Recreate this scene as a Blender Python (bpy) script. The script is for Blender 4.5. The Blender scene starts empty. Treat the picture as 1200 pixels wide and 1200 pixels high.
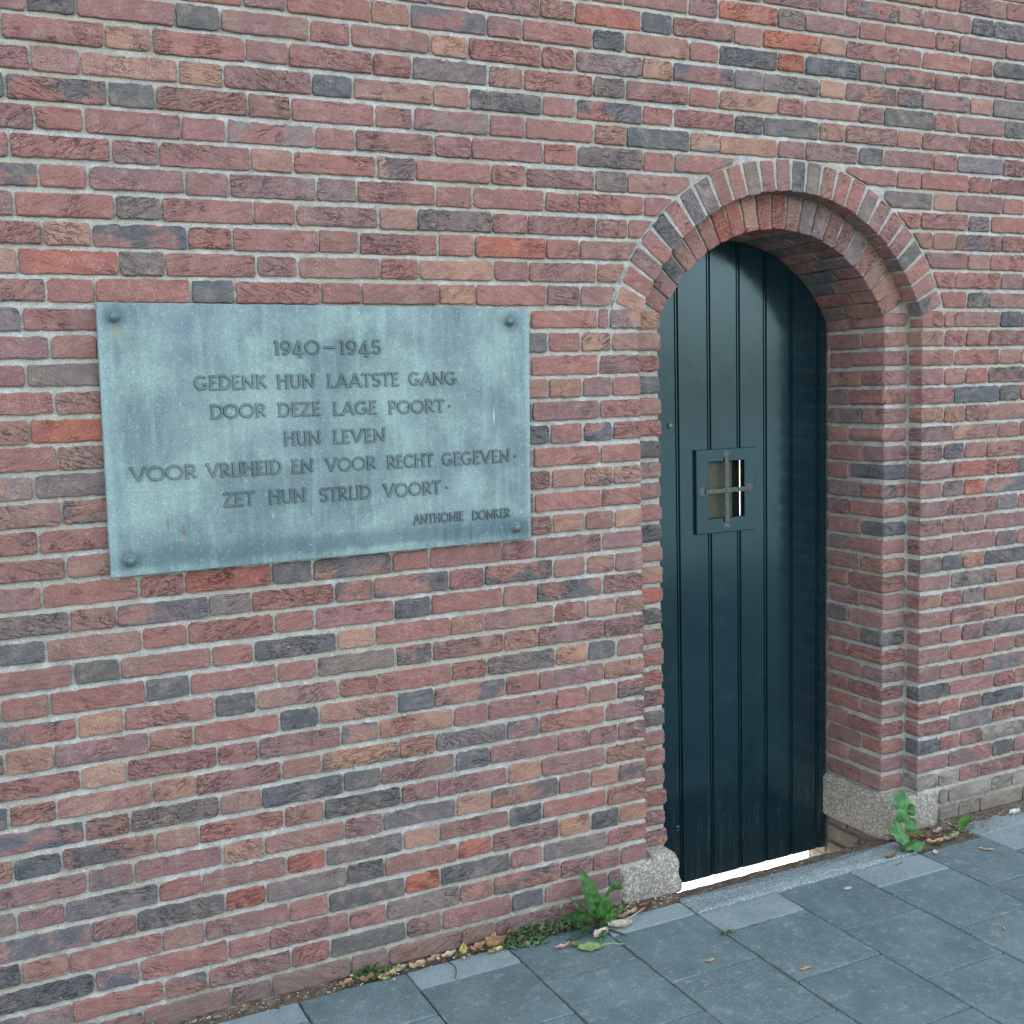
import bpy, math, random
from mathutils import Vector, Matrix, noise

# ------------------------------------------------------------------ camera, world, sun, exposure
scn = bpy.context.scene
col = scn.collection
G = 2.515                                    # height of brick course 0 above the pavement
cam_d = bpy.data.cameras.new('camera')
cam = bpy.data.objects.new('camera', cam_d)
col.objects.link(cam)
RX = (0.89394889, -0.44734863, -0.02710334)
FW = (0.44206792, 0.89011017, -0.11081448)
UP = (0.07369766, 0.08708097, 0.99347147)
CAM = (-0.64037289, -2.91193935, -0.89510131 + G)
cam.matrix_world = Matrix(((RX[0], UP[0], -FW[0], CAM[0]), (RX[1], UP[1], -FW[1], CAM[1]), (RX[2], UP[2], -FW[2], CAM[2]), (0, 0, 0, 1)))
cam_d.sensor_width = 36
cam_d.lens = 36 * 1353.27 / 1200
cam_d.clip_start = 0.05
cam_d.clip_end = 2000
scn.camera = cam

SUN_EL, SUN_AZ = math.radians(50), math.radians(-6)      # the sun stands behind the wall: its street side is in shade
w = bpy.data.worlds.new('World')
scn.world = w
w.use_nodes = True
nt = w.node_tree
nt.nodes.clear()
sky = nt.nodes.new('ShaderNodeTexSky')
sky.sky_type = 'NISHITA'
sky.sun_disc = False
sky.sun_elevation = SUN_EL
sky.sun_rotation = SUN_AZ
sky.air_density = 1.0
sky.dust_density = 2.5
hs = nt.nodes.new('ShaderNodeHueSaturation')             # thin high cloud: a paler sky
hs.inputs['Saturation'].default_value = 0.40
bg = nt.nodes.new('ShaderNodeBackground')
bg.inputs['Strength'].default_value = 0.15
wo = nt.nodes.new('ShaderNodeOutputWorld')
nt.links.new(sky.outputs[0], hs.inputs['Color'])
nt.links.new(hs.outputs[0], bg.inputs['Color'])
nt.links.new(bg.outputs[0], wo.inputs['Surface'])
sd = bpy.data.lights.new('sun', 'SUN')
sd.energy = 4.0
sd.angle = math.radians(0.5)
sd.color = (1.0, 0.95, 0.87)
sun = bpy.data.objects.new('sun', sd)
col.objects.link(sun)
sdir = Vector((math.sin(SUN_AZ) * math.cos(SUN_EL), math.cos(SUN_AZ) * math.cos(SUN_EL), math.sin(SUN_EL)))
sun.rotation_euler = sdir.to_track_quat('Z', 'Y').to_euler()
vs = scn.view_settings
scn.display_settings.display_device = 'sRGB'
vs.view_transform = 'Standard'
vs.look = 'None'
vs.gamma = 1
vs.use_curve_mapping = False
vs.exposure = 2.28

rng = random.Random(11)
U = rng.uniform

# ------------------------------------------------------------------ helpers
def lin(c):
    return tuple((x / 255 / 12.92 if x / 255 <= 0.04045 else ((x / 255 + 0.055) / 1.055) ** 2.4) for x in c)

def link(name, me, parent=None):
    o = bpy.data.objects.new(name, me)
    col.objects.link(o)
    if parent is not None:
        o.parent = parent
    return o

def tag(o, label=None, cat=None, group=None, kind=None):
    if label: o['label'] = label
    if cat: o['category'] = cat
    if group: o['group'] = group
    if kind: o['kind'] = kind
    return o

class Geo:
    """collects faces with per-vertex colour attributes"""
    def __init__(s):
        s.v = []; s.f = []; s.a = []; s.b = []; s.m = []; s.sm = []
    def add(s, vs_, fs, a=(.5, .5, .5), b=None, m=0.0, smooth=False):
        n = len(s.v)
        s.v += vs_
        s.f += [tuple(i + n for i in f) for f in fs]
        s.a += [a] * len(vs_); s.b += [b or a] * len(vs_); s.m += [m] * len(vs_)
        s.sm += [smooth] * len(fs)
    def mesh(s, name, mat, origin=(0, 0, 0)):
        me = bpy.data.meshes.new(name)
        ox, oy, oz = origin
        me.from_pydata([(x - ox, y - oy, z - oz) for x, y, z in s.v], [], s.f)
        if mat: me.materials.append(mat)
        for nm, dat in (('tint', s.a), ('tint_two', s.b)):
            at = me.color_attributes.new(nm, 'FLOAT_COLOR', 'POINT')
            fl = []
            for c in dat: fl += [c[0], c[1], c[2], 1.0]
            at.data.foreach_set('color', fl)
        at = me.attributes.new('part_seed', 'FLOAT', 'POINT')
        at.data.foreach_set('value', [float(x) for x in s.m])
        me.polygons.foreach_set('use_smooth', s.sm)
        me.update()
        return me
    def obj(s, name, mat, parent=None, origin=(0, 0, 0)):
        o = link(name, s.mesh(name, mat, origin), parent)
        o.location = origin
        return o

def outline(P, r, n_long=5, jit=.001, seed=0):
    """rounded, slightly ragged outline of a convex polygon P (2d, counter-clockwise)"""
    out = []
    n = len(P)
    for i in range(n):
        p0, p1, p2 = Vector(P[i - 1]), Vector(P[i]), Vector(P[(i + 1) % n])
        d0 = (p0 - p1); d2 = (p2 - p1)
        l0, l2 = d0.length, d2.length
        rr = min(r * rng.choice((U(.5, 1.1), U(.7, 1.4), U(1.2, 2.3))), l0 * .4, l2 * .4)
        a = p1 + d0 / l0 * rr; b = p1 + d2 / l2 * rr
        m = p1 + (d0 / l0 + d2 / l2) * rr * .3
        out += [a, m, b]
        k = max(1, int(n_long * l2 / .2 + .5)) if n_long else 0
        e = p2 - d2 / l2 * min(r, l2 * .4)
        for j in range(1, k + 1):
            out.append(b.lerp(e, j / (k + 1)))
    res = []
    for i, p in enumerate(out):
        res.append((p.x + U(-jit, jit) * .8, p.y + U(-jit, jit)))
    return res

def slab(g, P, y0, depth, bevel=.004, r=.005, jit=.001, n_long=5, mp=None, a=(.5, .5, .5), b=None, m=0.0, tilt=0.0, back=True, smooth=False):
    """extrude outline P: face at y0, running back by depth. mp maps local (a,b,d) to world"""
    O = outline(P, r, n_long, jit)
    n = len(O)
    cx = sum(p[0] for p in O) / n; cz = sum(p[1] for p in O) / n
    hx = max(p[0] for p in O) - cx; hz = max(p[1] for p in O) - cz
    sx = max(.3, 1 - bevel / max(hx, 1e-4)); sz = max(.3, 1 - bevel / max(hz, 1e-4))
    tx, tz = U(-tilt, tilt), U(-tilt, tilt)
    V = []
    def ring(kx, kz, y, j=0):
        for p in O:
            V.append((cx + (p[0] - cx) * kx + U(-j, j), cz + (p[1] - cz) * kz + U(-j, j), y + tx * (p[0] - cx) + tz * (p[1] - cz)))
    ring(sx, sz, y0, jit * .5)
    ring(1 - (1 - sx) * .3, 1 - (1 - sz) * .3, y0 + bevel * .35, jit * .4)
    ring(1, 1, y0 + bevel, 0)
    ring(1, 1, y0 + depth, 0)
    F = []
    for k in range(3):
        for i in range(n):
            j = (i + 1) % n
            F.append((k * n + i, k * n + j, (k + 1) * n + j, (k + 1) * n + i))
    V.append((cx, cz, y0 - U(0, jit)))
    c = len(V) - 1
    for i in range(n):
        F.append((c, (i + 1) % n, i))
    if mp: V = [mp(*v) for v in V]
    else: V = [(x, y, z) for x, z, y in V]
    g.add(V, F, a, b, m, smooth)

def box(g, x0, x1, y0, y1, z0, z1, a=(.5, .5, .5), b=None, m=0.0):
    V = [(x, y, z) for x in (x0, x1) for y in (y0, y1) for z in (z0, z1)]
    F = [(0, 1, 3, 2), (4, 6, 7, 5), (0, 4, 5, 1), (2, 3, 7, 6), (0, 2, 6, 4), (1, 5, 7, 3)]
    g.add(V, F, a, b, m)

# ------------------------------------------------------------------ materials
def newmat(name, rough=.9, spec=.3):
    m = bpy.data.materials.new(name); m.use_nodes = True
    n = m.node_tree.nodes; l = m.node_tree.links
    bs = n['Principled BSDF']
    bs.inputs['Roughness'].default_value = rough
    bs.inputs['Specular IOR Level'].default_value = spec
    return m, n, l, bs

class NT:
    def __init__(s, m): s.n = m.node_tree.nodes; s.l = m.node_tree.links
    def put(s, inp, v):
        if isinstance(v, bpy.types.NodeSocket): s.l.new(v, inp)
        elif v is not None: inp.default_value = v
    def noise(s, scale, vec=None, detail=4, rough=.55, dist=0.0, out='Fac'):
        x = s.n.new('ShaderNodeTexNoise')
        s.put(x.inputs['Scale'], scale); x.inputs['Detail'].default_value = detail
        x.inputs['Roughness'].default_value = rough; x.inputs['Distortion'].default_value = dist
        if vec is not None: s.l.new(vec, x.inputs['Vector'])
        return x.outputs[out]
    def voro(s, scale, vec=None, feature='DISTANCE_TO_EDGE', out='Distance', rnd=1.0):
        x = s.n.new('ShaderNodeTexVoronoi'); x.feature = feature
        s.put(x.inputs['Scale'], scale); x.inputs['Randomness'].default_value = rnd
        if vec is not None: s.l.new(vec, x.inputs['Vector'])
        return x.outputs[out]
    def ramp(s, fac, a, b, ca=0.0, cb=1.0):
        x = s.n.new('ShaderNodeMapRange')
        s.put(x.inputs['Value'], fac)
        for k, v in (('From Min', a), ('From Max', b), ('To Min', ca), ('To Max', cb)): s.put(x.inputs[k], v)
        x.interpolation_type = 'SMOOTHSTEP'
        return x.outputs[0]
    def math(s, op, a, b=None, c=None):
        x = s.n.new('ShaderNodeMath'); x.operation = op
        s.put(x.inputs[0], a); s.put(x.inputs[1], b)
        if c is not None: s.put(x.inputs[2], c)
        return x.outputs[0]
    def vmath(s, op, a, b=None, sc=None):
        x = s.n.new('ShaderNodeVectorMath'); x.operation = op
        s.put(x.inputs[0], a); s.put(x.inputs[1], b)
        if sc is not None: s.put(x.inputs['Scale'], sc)
        return x.outputs[0]
    def mix(s, f, a, b, blend='MIX'):
        x = s.n.new('ShaderNodeMix'); x.data_type = 'RGBA'; x.blend_type = blend
        s.put(x.inputs[0], f)
        for i, v in ((6, a), (7, b)):
            if isinstance(v, (tuple, list)) and len(v) == 3: v = (*v, 1)
            s.put(x.inputs[i], v)
        return x.outputs[2]
    def attr(s, name, out='Color'):
        x = s.n.new('ShaderNodeAttribute'); x.attribute_name = name
        return x.outputs[out]
    def pos(s): return s.n.new('ShaderNodeNewGeometry').outputs['Position']
    def obj(s): return s.n.new('ShaderNodeTexCoord').outputs['Object']
    def sep(s, v):
        x = s.n.new('ShaderNodeSeparateXYZ'); s.l.new(v, x.inputs[0]); return x.outputs
    def bump(s, h, dist, strength=1.0, nrm=None):
        x = s.n.new('ShaderNodeBump'); s.put(x.inputs['Height'], h)
        x.inputs['Distance'].default_value = dist; x.inputs['Strength'].default_value = strength
        if nrm is not None: s.l.new(nrm, x.inputs['Normal'])
        return x.outputs[0]

def brick_material():
    m, n, l, bs = newmat('brick', .92, .2)
    t = NT(m)
    p = t.pos(); seed = t.attr('part_seed', 'Fac')
    off = t.vmath('MULTIPLY', t.n.new('ShaderNodeCombineXYZ').outputs[0], (1, 1, 1))
    cmb = t.n.new('ShaderNodeCombineXYZ')
    t.put(cmb.inputs[0], t.math('MULTIPLY', seed, 7.3)); t.put(cmb.inputs[1], t.math('MULTIPLY', seed, 3.1)); t.put(cmb.inputs[2], t.math('MULTIPLY', seed, 5.7))
    q = t.vmath('ADD', p, cmb.outputs[0])
    # every brick has its folds lying at its own slant
    rot = t.n.new('ShaderNodeVectorRotate'); rot.rotation_type = 'Y_AXIS'
    l.new(q, rot.inputs['Vector'])
    t.put(rot.inputs['Angle'], t.math('MULTIPLY', t.math('SUBTRACT', t.math('FRACT', t.math('MULTIPLY', seed, 13.7)), .5), 1.1))
    r = rot.outputs[0]
    wob = t.noise(24, r, 2, .6, 0, 'Color')
    rw = t.vmath('ADD', r, t.vmath('SCALE', t.vmath('SUBTRACT', wob, (.5, .5, .5)), sc=.016))
    n1 = t.noise(1.0, t.vmath('MULTIPLY', rw, (13, 13, 60)), 3, .5)
    n2 = t.noise(1.0, t.vmath('MULTIPLY', rw, (34, 34, 130)), 2, .55)
    sel = t.noise(11, q, 2, .6)
    sv = t.math('MULTIPLY', t.math('SUBTRACT', t.math('FRACT', t.math('MULTIPLY', seed, 3.71)), .55), .30)
    sel2 = t.math('ADD', sel, sv)
    amt = t.ramp(sel2, .47, .63)
    crack = t.math('MULTIPLY', t.ramp(t.math('ABSOLUTE', t.math('SUBTRACT', n1, .5)), 0.0, .014, 1, 0), amt)
    crack2 = t.math('MULTIPLY', t.ramp(t.math('ABSOLUTE', t.math('SUBTRACT', n2, .52)), 0.0, .022, 1, 0), t.ramp(sel2, .48, .64))
    cr = t.math('MAXIMUM', crack, t.math('MULTIPLY', crack2, .55))
    big = t.noise(30, q, 3, .68)
    mask = t.ramp(t.noise(10, t.vmath('MULTIPLY', q, (1, 1, 1.6)), 2, .55), .44, .58)
    base = t.mix(mask, t.attr('tint'), t.attr('tint_two'))
    fine = t.noise(270, q, 3, .8)
    base = t.mix(t.ramp(big, .45, .75, 0, .42), base, t.mix(.5, base, lin((196, 172, 156))))
    base = t.mix(t.ramp(big, .24, .42, .38, 0), base, t.mix(.5, base, lin((70, 62, 70))))
    base = t.mix(1.0, base, t.mix(fine, (.05, .05, .06), (1.92, 1.91, 1.90)), 'MULTIPLY')
    base = t.mix(t.math('MULTIPLY', cr, .46), base, lin((62, 50, 52)))
    # pale lime specks and smears
    limeb = t.noise(6, p, 3, .75)
    lime = t.math('MULTIPLY', t.ramp(fine, .58, .66), t.ramp(limeb, .52, .70))
    lime2 = t.math('MULTIPLY', t.ramp(n2, .56, .70), t.ramp(limeb, .36, .26))
    base = t.mix(t.math('MULTIPLY', t.math('MAXIMUM', lime, lime2), .62), base, lin((205, 196, 192)))
    # splash dirt just above the pavement
    z = t.sep(p)[2]
    zz = t.math('ADD', z, t.math('MULTIPLY', t.math('SUBTRACT', sel, .5), .16))
    base = t.mix(t.ramp(zz, .0, .13, .5, 0), base, lin((104, 100, 92)))
    l.new(base, bs.inputs['Base Color'])
    h = t.math('ADD', t.math('MULTIPLY', cr, -1.3), t.math('MULTIPLY', fine, .55))
    h = t.math('ADD', h, t.math('ADD', t.math('MULTIPLY', big, 1.2), t.math('MULTIPLY', n1, 2.4)))
    l.new(t.bump(h, .0034, 1.0), bs.inputs['Normal'])
    return m

def mortar_material():
    m, n, l, bs = newmat('mortar', .95, .15)
    t = NT(m); p = t.pos()
    base = t.mix(t.ramp(t.noise(22, p, 5, .65), .3, .7), lin((152, 153, 145)), lin((190, 191, 183)))
    base = t.mix(t.ramp(t.noise(3.1, p, 3, .6), .42, .62, 0, .7), base, lin((160, 156, 138)))
    base = t.mix(1.0, base, t.mix(t.noise(300, p, 3, .8), (.05, .05, .05), (1.95, 1.95, 1.95)), 'MULTIPLY')
    base = t.mix(t.math('MULTIPLY', t.ramp(t.noise(230, p, 2, .6), .62, .68), .6), base, lin((84, 80, 76)))
    z = t.sep(p)[2]
    zz = t.math('ADD', z, t.math('MULTIPLY', t.math('SUBTRACT', t.noise(8, p, 4), .5), .14))
    base = t.mix(t.ramp(zz, -.01, .12, .75, 0), base, lin((92, 92, 80)))
    # green algae where the ledge of the inner ring stays damp
    x, y, _ = t.sep(p)
    d = t.math('SQRT', t.math('ADD', t.math('POWER', t.math('SUBTRACT', x, 1.81), 2), t.math('POWER', t.math('SUBTRACT', z, G - .922), 2)))
    alg = t.math('MULTIPLY', t.ramp(d, .57, .59), t.ramp(y, .04, .058))
    alg = t.math('MULTIPLY', alg, t.ramp(z, G - .75, G - .55))
    base = t.mix(t.math('MULTIPLY', alg, .6), base, lin((116, 118, 82)))
    l.new(base, bs.inputs['Base Color'])
    base = t.mix(t.ramp(t.noise(55, p, 4, .7), .60, .70, 0, .7), base, lin((210, 211, 206)))
    l.new(base, bs.inputs['Base Color'])
    h = t.math('ADD', t.noise(300, p, 3, .8), t.math('MULTIPLY', t.noise(70, p, 3, .6), 1.8))
    l.new(t.bump(h, .0028, 1.0), bs.inputs['Normal'])
    return m

def stone_material(name, c1, c2, cd, sc=320, bumpd=.0015, rough=.9):
    m, n, l, bs = newmat(name, rough, .3)
    t = NT(m); p = t.pos()
    sp = t.voro(sc, p, 'F1', 'Color')
    v = t.sep(sp)[0]
    base = t.mix(t.ramp(v, .1, .9), c1, c2)
    base = t.mix(t.ramp(v, .80, .84, 0, .6), base, cd)
    base = t.mix(1.0, base, t.mix(t.noise(14, p, 5, .65), (.68, .68, .66), (1.25, 1.25, 1.27)), 'MULTIPLY')
    l.new(base, bs.inputs['Base Color'])
    l.new(t.bump(t.math('ADD', v, t.noise(120, p, 4, .7)), bumpd), bs.inputs['Normal'])
    return m

def paving_material():
    m, n, l, bs = newmat('concrete_paving', .82, .35)
    t = NT(m); p = t.pos(); seed = t.attr('part_seed', 'Fac')
    cmb = t.n.new('ShaderNodeCombineXYZ')
    t.put(cmb.inputs[0], t.math('MULTIPLY', seed, 9.3)); t.put(cmb.inputs[1], t.math('MULTIPLY', seed, 4.1))
    q = t.vmath('ADD', p, cmb.outputs[0])
    base = t.mix(t.ramp(t.noise(5, q, 5, .65), .3, .7), t.attr('tint'), t.attr('tint_two'))
    base = t.mix(1.0, base, t.mix(t.noise(250, q, 3, .85), (.0, .0, .0), (2.0, 2.0, 2.0)), 'MULTIPLY')
    base = t.mix(t.ramp(t.noise(26, q, 5, .8), .50, .74, 0, .5), base, lin((168, 178, 180)))
    base = t.mix(t.ramp(t.noise(190, q, 2, .6), .66, .71, 0, .7), base, lin((196, 200, 198)))
    base = t.mix(t.ramp(t.noise(160, t.vmath('ADD', q, (3, 3, 3)), 2, .6), .66, .72, 0, .6), base, lin((48, 54, 60)))
    l.new(base, bs.inputs['Base Color'])
    l.new(t.ramp(t.noise(9, q, 4), .3, .7, .72, .9), bs.inputs['Roughness'])
    h = t.math('ADD', t.noise(380, q, 4, .8), t.math('MULTIPLY', t.noise(40, q, 4, .6), .8))
    l.new(t.bump(h, .0016), bs.inputs['Normal'])
    return m

def dirt_material(name, c1, c2):
    m, n, l, bs = newmat(name, .97, .1)
    t = NT(m); p = t.pos()
    base = t.mix(t.ramp(t.noise(30, p, 6, .7), .35, .65), c1, c2)
    base = t.mix(t.ramp(t.noise(210, p, 3, .7), .58, .68, 0, .7), base, lin((150, 140, 122)))
    l.new(base, bs.inputs['Base Color'])
    l.new(t.bump(t.noise(150, p, 5, .75), .006), bs.inputs['Normal'])
    return m

def door_paint():
    m, n, l, bs = newmat('door_paint', .3, .8)
    t = NT(m); p = t.pos()
    x, y, z = t.sep(p)
    base = t.mix(t.ramp(t.noise(3, p, 4, .6), .3, .7), lin((14, 36, 43)), lin((18, 43, 49)))
    # dried splashes and dust low on the boards
    low = t.ramp(t.math('ADD', z, t.math('MULTIPLY', t.noise(7, t.vmath('MULTIPLY', p, (2.2, 1, .5)), 4), .5)), .10, .62, 1, 0)
    st = t.vmath('MULTIPLY', p, (60, 60, 5))
    streak = t.math('MULTIPLY', t.ramp(t.noise(1.0, st, 4, .7), .5, .72), low)
    dots = t.math('MULTIPLY', t.ramp(t.noise(120, p, 2, .6), .67, .71), t.ramp(low, 0, .5, .12, 1))
    base = t.mix(t.math('MULTIPLY', streak, .14), base, lin((110, 116, 112)))
    base = t.mix(t.math('MULTIPLY', dots, .12), base, lin((130, 140, 138)))
    base = t.mix(t.math('MULTIPLY', t.ramp(t.noise(11, p, 5, .7), .55, .75), .05), base, lin((110, 124, 120)))
    l.new(base, bs.inputs['Base Color'])
    l.new(t.ramp(t.math('ADD', t.noise(16, p, 5, .7), t.math('MULTIPLY', low, .3)), .3, 1.0, .13, .24), bs.inputs['Roughness'])
    bs.inputs['Specular Tint'].default_value = (.62, .92, 1.0, 1)
    h = t.math('ADD', t.math('MULTIPLY', t.noise(90, p, 3, .6), .5), t.math('MULTIPLY', t.noise(9, p, 3, .5), 1.2))
    l.new(t.bump(h, .0004, .4), bs.inputs['Normal'])
    return m

def patina_material(name, dark=0.0):
    m, n, l, bs = newmat(name, .62, .4)
    t = NT(m); p = t.pos()
    x, y, z = t.sep(p)
    base = t.mix(t.ramp(t.noise(5.5, p, 5, .62), .36, .66), lin((100, 121, 123)), lin((134, 157, 153)))
    vio = t.ramp(t.noise(4.2, t.vmath('ADD', p, (4, 0, 9)), 4, .65), .52, .70)
    base = t.mix(t.math('MULTIPLY', vio, .65), base, lin((108, 124, 138)))
    # run-off streaks
    st = t.noise(1.0, t.vmath('MULTIPLY', p, (38, 38, 3.2)), 4, .65)
    base = t.mix(t.ramp(st, .45, .75, 0, .30), base, lin((164, 192, 188)))
    base = t.mix(t.ramp(t.noise(1.0, t.vmath('MULTIPLY', t.vmath('ADD', p, (5, 0, 0)), (30, 30, 2.6)), 4, .6), .52, .76, 0, .30), base, lin((78, 104, 110)))
    # dark wet band near the lower edge with drips
    zb = t.math('ADD', z, t.math('MULTIPLY', t.math('SUBTRACT', t.noise(1.0, t.vmath('MULTIPLY', p, (24, 24, 4)), 3), .5), .035))
    band = t.math('MULTIPLY', t.ramp(zb, 1.190, 1.208), t.ramp(zb, 1.222, 1.262, 1, 0))
    base = t.mix(t.math('MULTIPLY', band, .62), base, lin((70, 96, 104)))
    base = t.mix(t.ramp(t.math('ABSOLUTE', t.math('SUBTRACT', x, .291)), .545, .565, 0, .35), base, lin((150, 178, 178)))
    base = t.mix(1.0, base, t.mix(t.noise(260, p, 3, .8), (.25, .25, .25), (1.75, 1.75, 1.75)), 'MULTIPLY')
    base = t.mix(t.ramp(t.noise(75, p, 4, .75), .56, .72, 0, .5), base, lin((186, 204, 200)))
    lo = t.noise(1.0, t.vmath('MULTIPLY', t.vmath('ADD', p, (2, 0, 0)), (60, 60, 5)), 3, .6)
    run = t.math('MULTIPLY', t.math('MULTIPLY', t.ramp(lo, .46, .62), t.ramp(x, .42, .55)), t.math('MULTIPLY', t.ramp(z, 1.175, 1.20), t.ramp(z, 1.225, 1.255, 1, 0)))
    base = t.mix(t.math('MULTIPLY', run, .55), base, lin((62, 88, 100)))
    # rusty run under the top left bolt and two brown scratches
    def spot(cx, cz, wx, wz):
        dx = t.math('DIVIDE', t.math('SUBTRACT', x, cx), wx); dz = t.math('DIVIDE', t.math('SUBTRACT', z, cz), wz)
        d = t.math('SQRT', t.math('ADD', t.math('MULTIPLY', dx, dx), t.math('MULTIPLY', dz, dz)))
        return t.ramp(t.math('ADD', d, t.math('MULTIPLY', t.noise(60, p, 4, .7), .5)), .5, 1.25, 1, 0)
    base = t.mix(t.math('MULTIPLY', spot(-.236, 1.765, .012, .028), .6), base, lin((150, 142, 116)))
    base = t.mix(t.math('MULTIPLY', spot(-.240, 1.71, .016, .045), .45), base, lin((90, 104, 116)))
    for a_, b_ in ((-.238, 1.218), (.808, 1.216), (-.241, 1.80), (.804, 1.79)):
        base = t.mix(t.math('MULTIPLY', spot(a_, b_, .038, .04), .6), base, lin((66, 88, 96)))
    base = t.mix(t.math('MULTIPLY', spot(-.146, 1.30, .005, .03), .75), base, lin((120, 104, 100)))
    base = t.mix(t.math('MULTIPLY', spot(-.110, 1.28, .007, .022), .85), base, lin((110, 92, 88)))
    base = t.mix(t.math('MULTIPLY', spot(.745, 1.53, .0035, .035), .45), base, lin((208, 220, 216)))
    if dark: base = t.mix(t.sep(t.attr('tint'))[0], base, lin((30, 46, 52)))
    l.new(base, bs.inputs['Base Color'])
    l.new(t.bump(t.math('ADD', t.noise(200, p, 4, .75), t.math('MULTIPLY', t.noise(30, p, 3), .6)), .0012, .7), bs.inputs['Normal'])
    return m

def plain(name, c, rough=.6, spec=.4, metal=0.0, var=.25, sc=60, bumpd=.001):
    m, n, l, bs = newmat(name, rough, spec)
    bs.inputs['Metallic'].default_value = metal
    t = NT(m); p = t.pos()
    k = t.noise(sc, p, 4, .7)
    l.new(t.mix(1.0, (*lin(c), 1), t.mix(k, (1 - var,) * 3, (1 + var,) * 3), 'MULTIPLY'), bs.inputs['Base Color'])
    l.new(t.bump(k, bumpd), bs.inputs['Normal'])
    return m

def leaf_material(name, trans=.0):
    m, n, l, bs = newmat(name, .6, .35)
    t = NT(m); p = t.pos()
    base = t.mix(t.ramp(t.noise(45, p, 4, .6), .35, .65), t.attr('tint'), t.attr('tint_two'))
    base = t.mix(1.0, base, t.mix(t.noise(240, p, 3, .7), (.8, .8, .8), (1.2, 1.2, 1.2)), 'MULTIPLY')
    l.new(base, bs.inputs['Base Color'])
    l.new(t.bump(t.noise(120, p, 4, .6), .0015), bs.inputs['Normal'])
    return m

M_BRICK = brick_material()
M_MORTAR = mortar_material()
M_BLOCK = stone_material('weathered_concrete_block', lin((134, 130, 118)), lin((196, 192, 180)), lin((92, 88, 80)), 200, .003)
M_GRAN = stone_material('granite', lin((108, 126, 128)), lin((176, 190, 190)), lin((62, 72, 76)), 300, .0012, .75)
M_PAVE = paving_material()
M_SOIL = dirt_material('joint_sand', lin((84, 78, 68)), lin((120, 112, 98)))
M_SAND = dirt_material('yard_sand', lin((180, 174, 162)), lin((206, 200, 188)))
M_DOOR = door_paint()
M_PATINA = patina_material('patinated_bronze')
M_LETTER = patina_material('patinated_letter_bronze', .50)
M_BOLT = plain('bolt_bronze', (98, 116, 116), .5, .5, .3, .35, 90)
M_IRON = plain('painted_iron', (84, 94, 90), .55, .4, .0, .9, 110, .004)
M_DARK = plain('dark_board', (34, 34, 32), .8, .2)
M_PANEL = plain('shutter_board', (72, 76, 62), .6, .3, 0, .5, 14)
M_LEAF = leaf_material('leaf')
M_GRIT = leaf_material('grit')

# ------------------------------------------------------------------ ground
ground = Geo()
def sheet(g, x0, x1, y0, y1, z, nx=1, ny=1, jit=0.0, **k):
    V = []
    for j in range(ny + 1):
        for i in range(nx + 1):
            x = x0 + (x1 - x0) * i / nx; y = y0 + (y1 - y0) * j / ny
            V.append((x, y, z + (noise.noise(Vector((x * 28, y * 28, 3))) * jit if jit else 0)))
    F = [(j * (nx + 1) + i, j * (nx + 1) + i + 1, (j + 1) * (nx + 1) + i + 1, (j + 1) * (nx + 1) + i) for j in range(ny) for i in range(nx)]
    g.add(V, F, **k)
sheet(ground, -400, 400, -400, 0.012, -.012)
o = ground.obj('ground', M_SOIL); tag(o, kind='structure')
yard = Geo()
sheet(yard, -400, 400, .02, 400, -.262, 1, 1)
o = yard.obj('yard_ground', M_SAND); tag(o, kind='structure')

# dirt that has gathered along the wall foot, and the little lip in the doorway
dirt = Geo()
def strip(x0, x1, ya, yb, za, zb, nx, ny=8, amp=.004):
    V = []
    for i in range(nx + 1):
        x = x0 + (x1 - x0) * i / nx
        for j in range(ny + 1):
            k = j / ny
            y = ya + (yb - ya) * k
            n_ = noise.noise(Vector((x * 22, y * 40, 0)))
            V.append((x, y + .006 * noise.noise(Vector((x * 15, 7, k * 2))), za + (zb - za) * k ** 1.5 + amp * n_))
    F = [(i * (ny + 1) + j, (i + 1) * (ny + 1) + j, (i + 1) * (ny + 1) + j + 1, i * (ny + 1) + j + 1) for i in range(nx) for j in range(ny)]
    dirt.add(V, F, smooth=True)
strip(-2.5, 1.34, -.042, .012, -.010, .012, 300)
strip(2.24, 4.6, -.152, .012, -.011, .012, 220, 12)
strip(1.34, 2.27, -.034, .030, -.006, -.012, 90, 6)
V = []
o = dirt.obj('dirt', M_SOIL); tag(o, kind='structure')
step = Geo()
V = []
for i in range(61):
    x = 1.30 + 1.02 * i / 60
    yy = .028 + .010 * noise.noise(Vector((x * 7, 2, 0)))
    V += [(x, yy, -.0135), (x, yy + .01, -.05), (x, .07, -.262)]
F = []
for i in range(60):
    for j in range(2): F.append((i * 3 + j, i * 3 + 3 + j, i * 3 + 4 + j, i * 3 + 1 + j))
step.add(V, F)
o = step.obj('doorway_bank', M_SOIL); tag(o, kind='structure')

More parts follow.
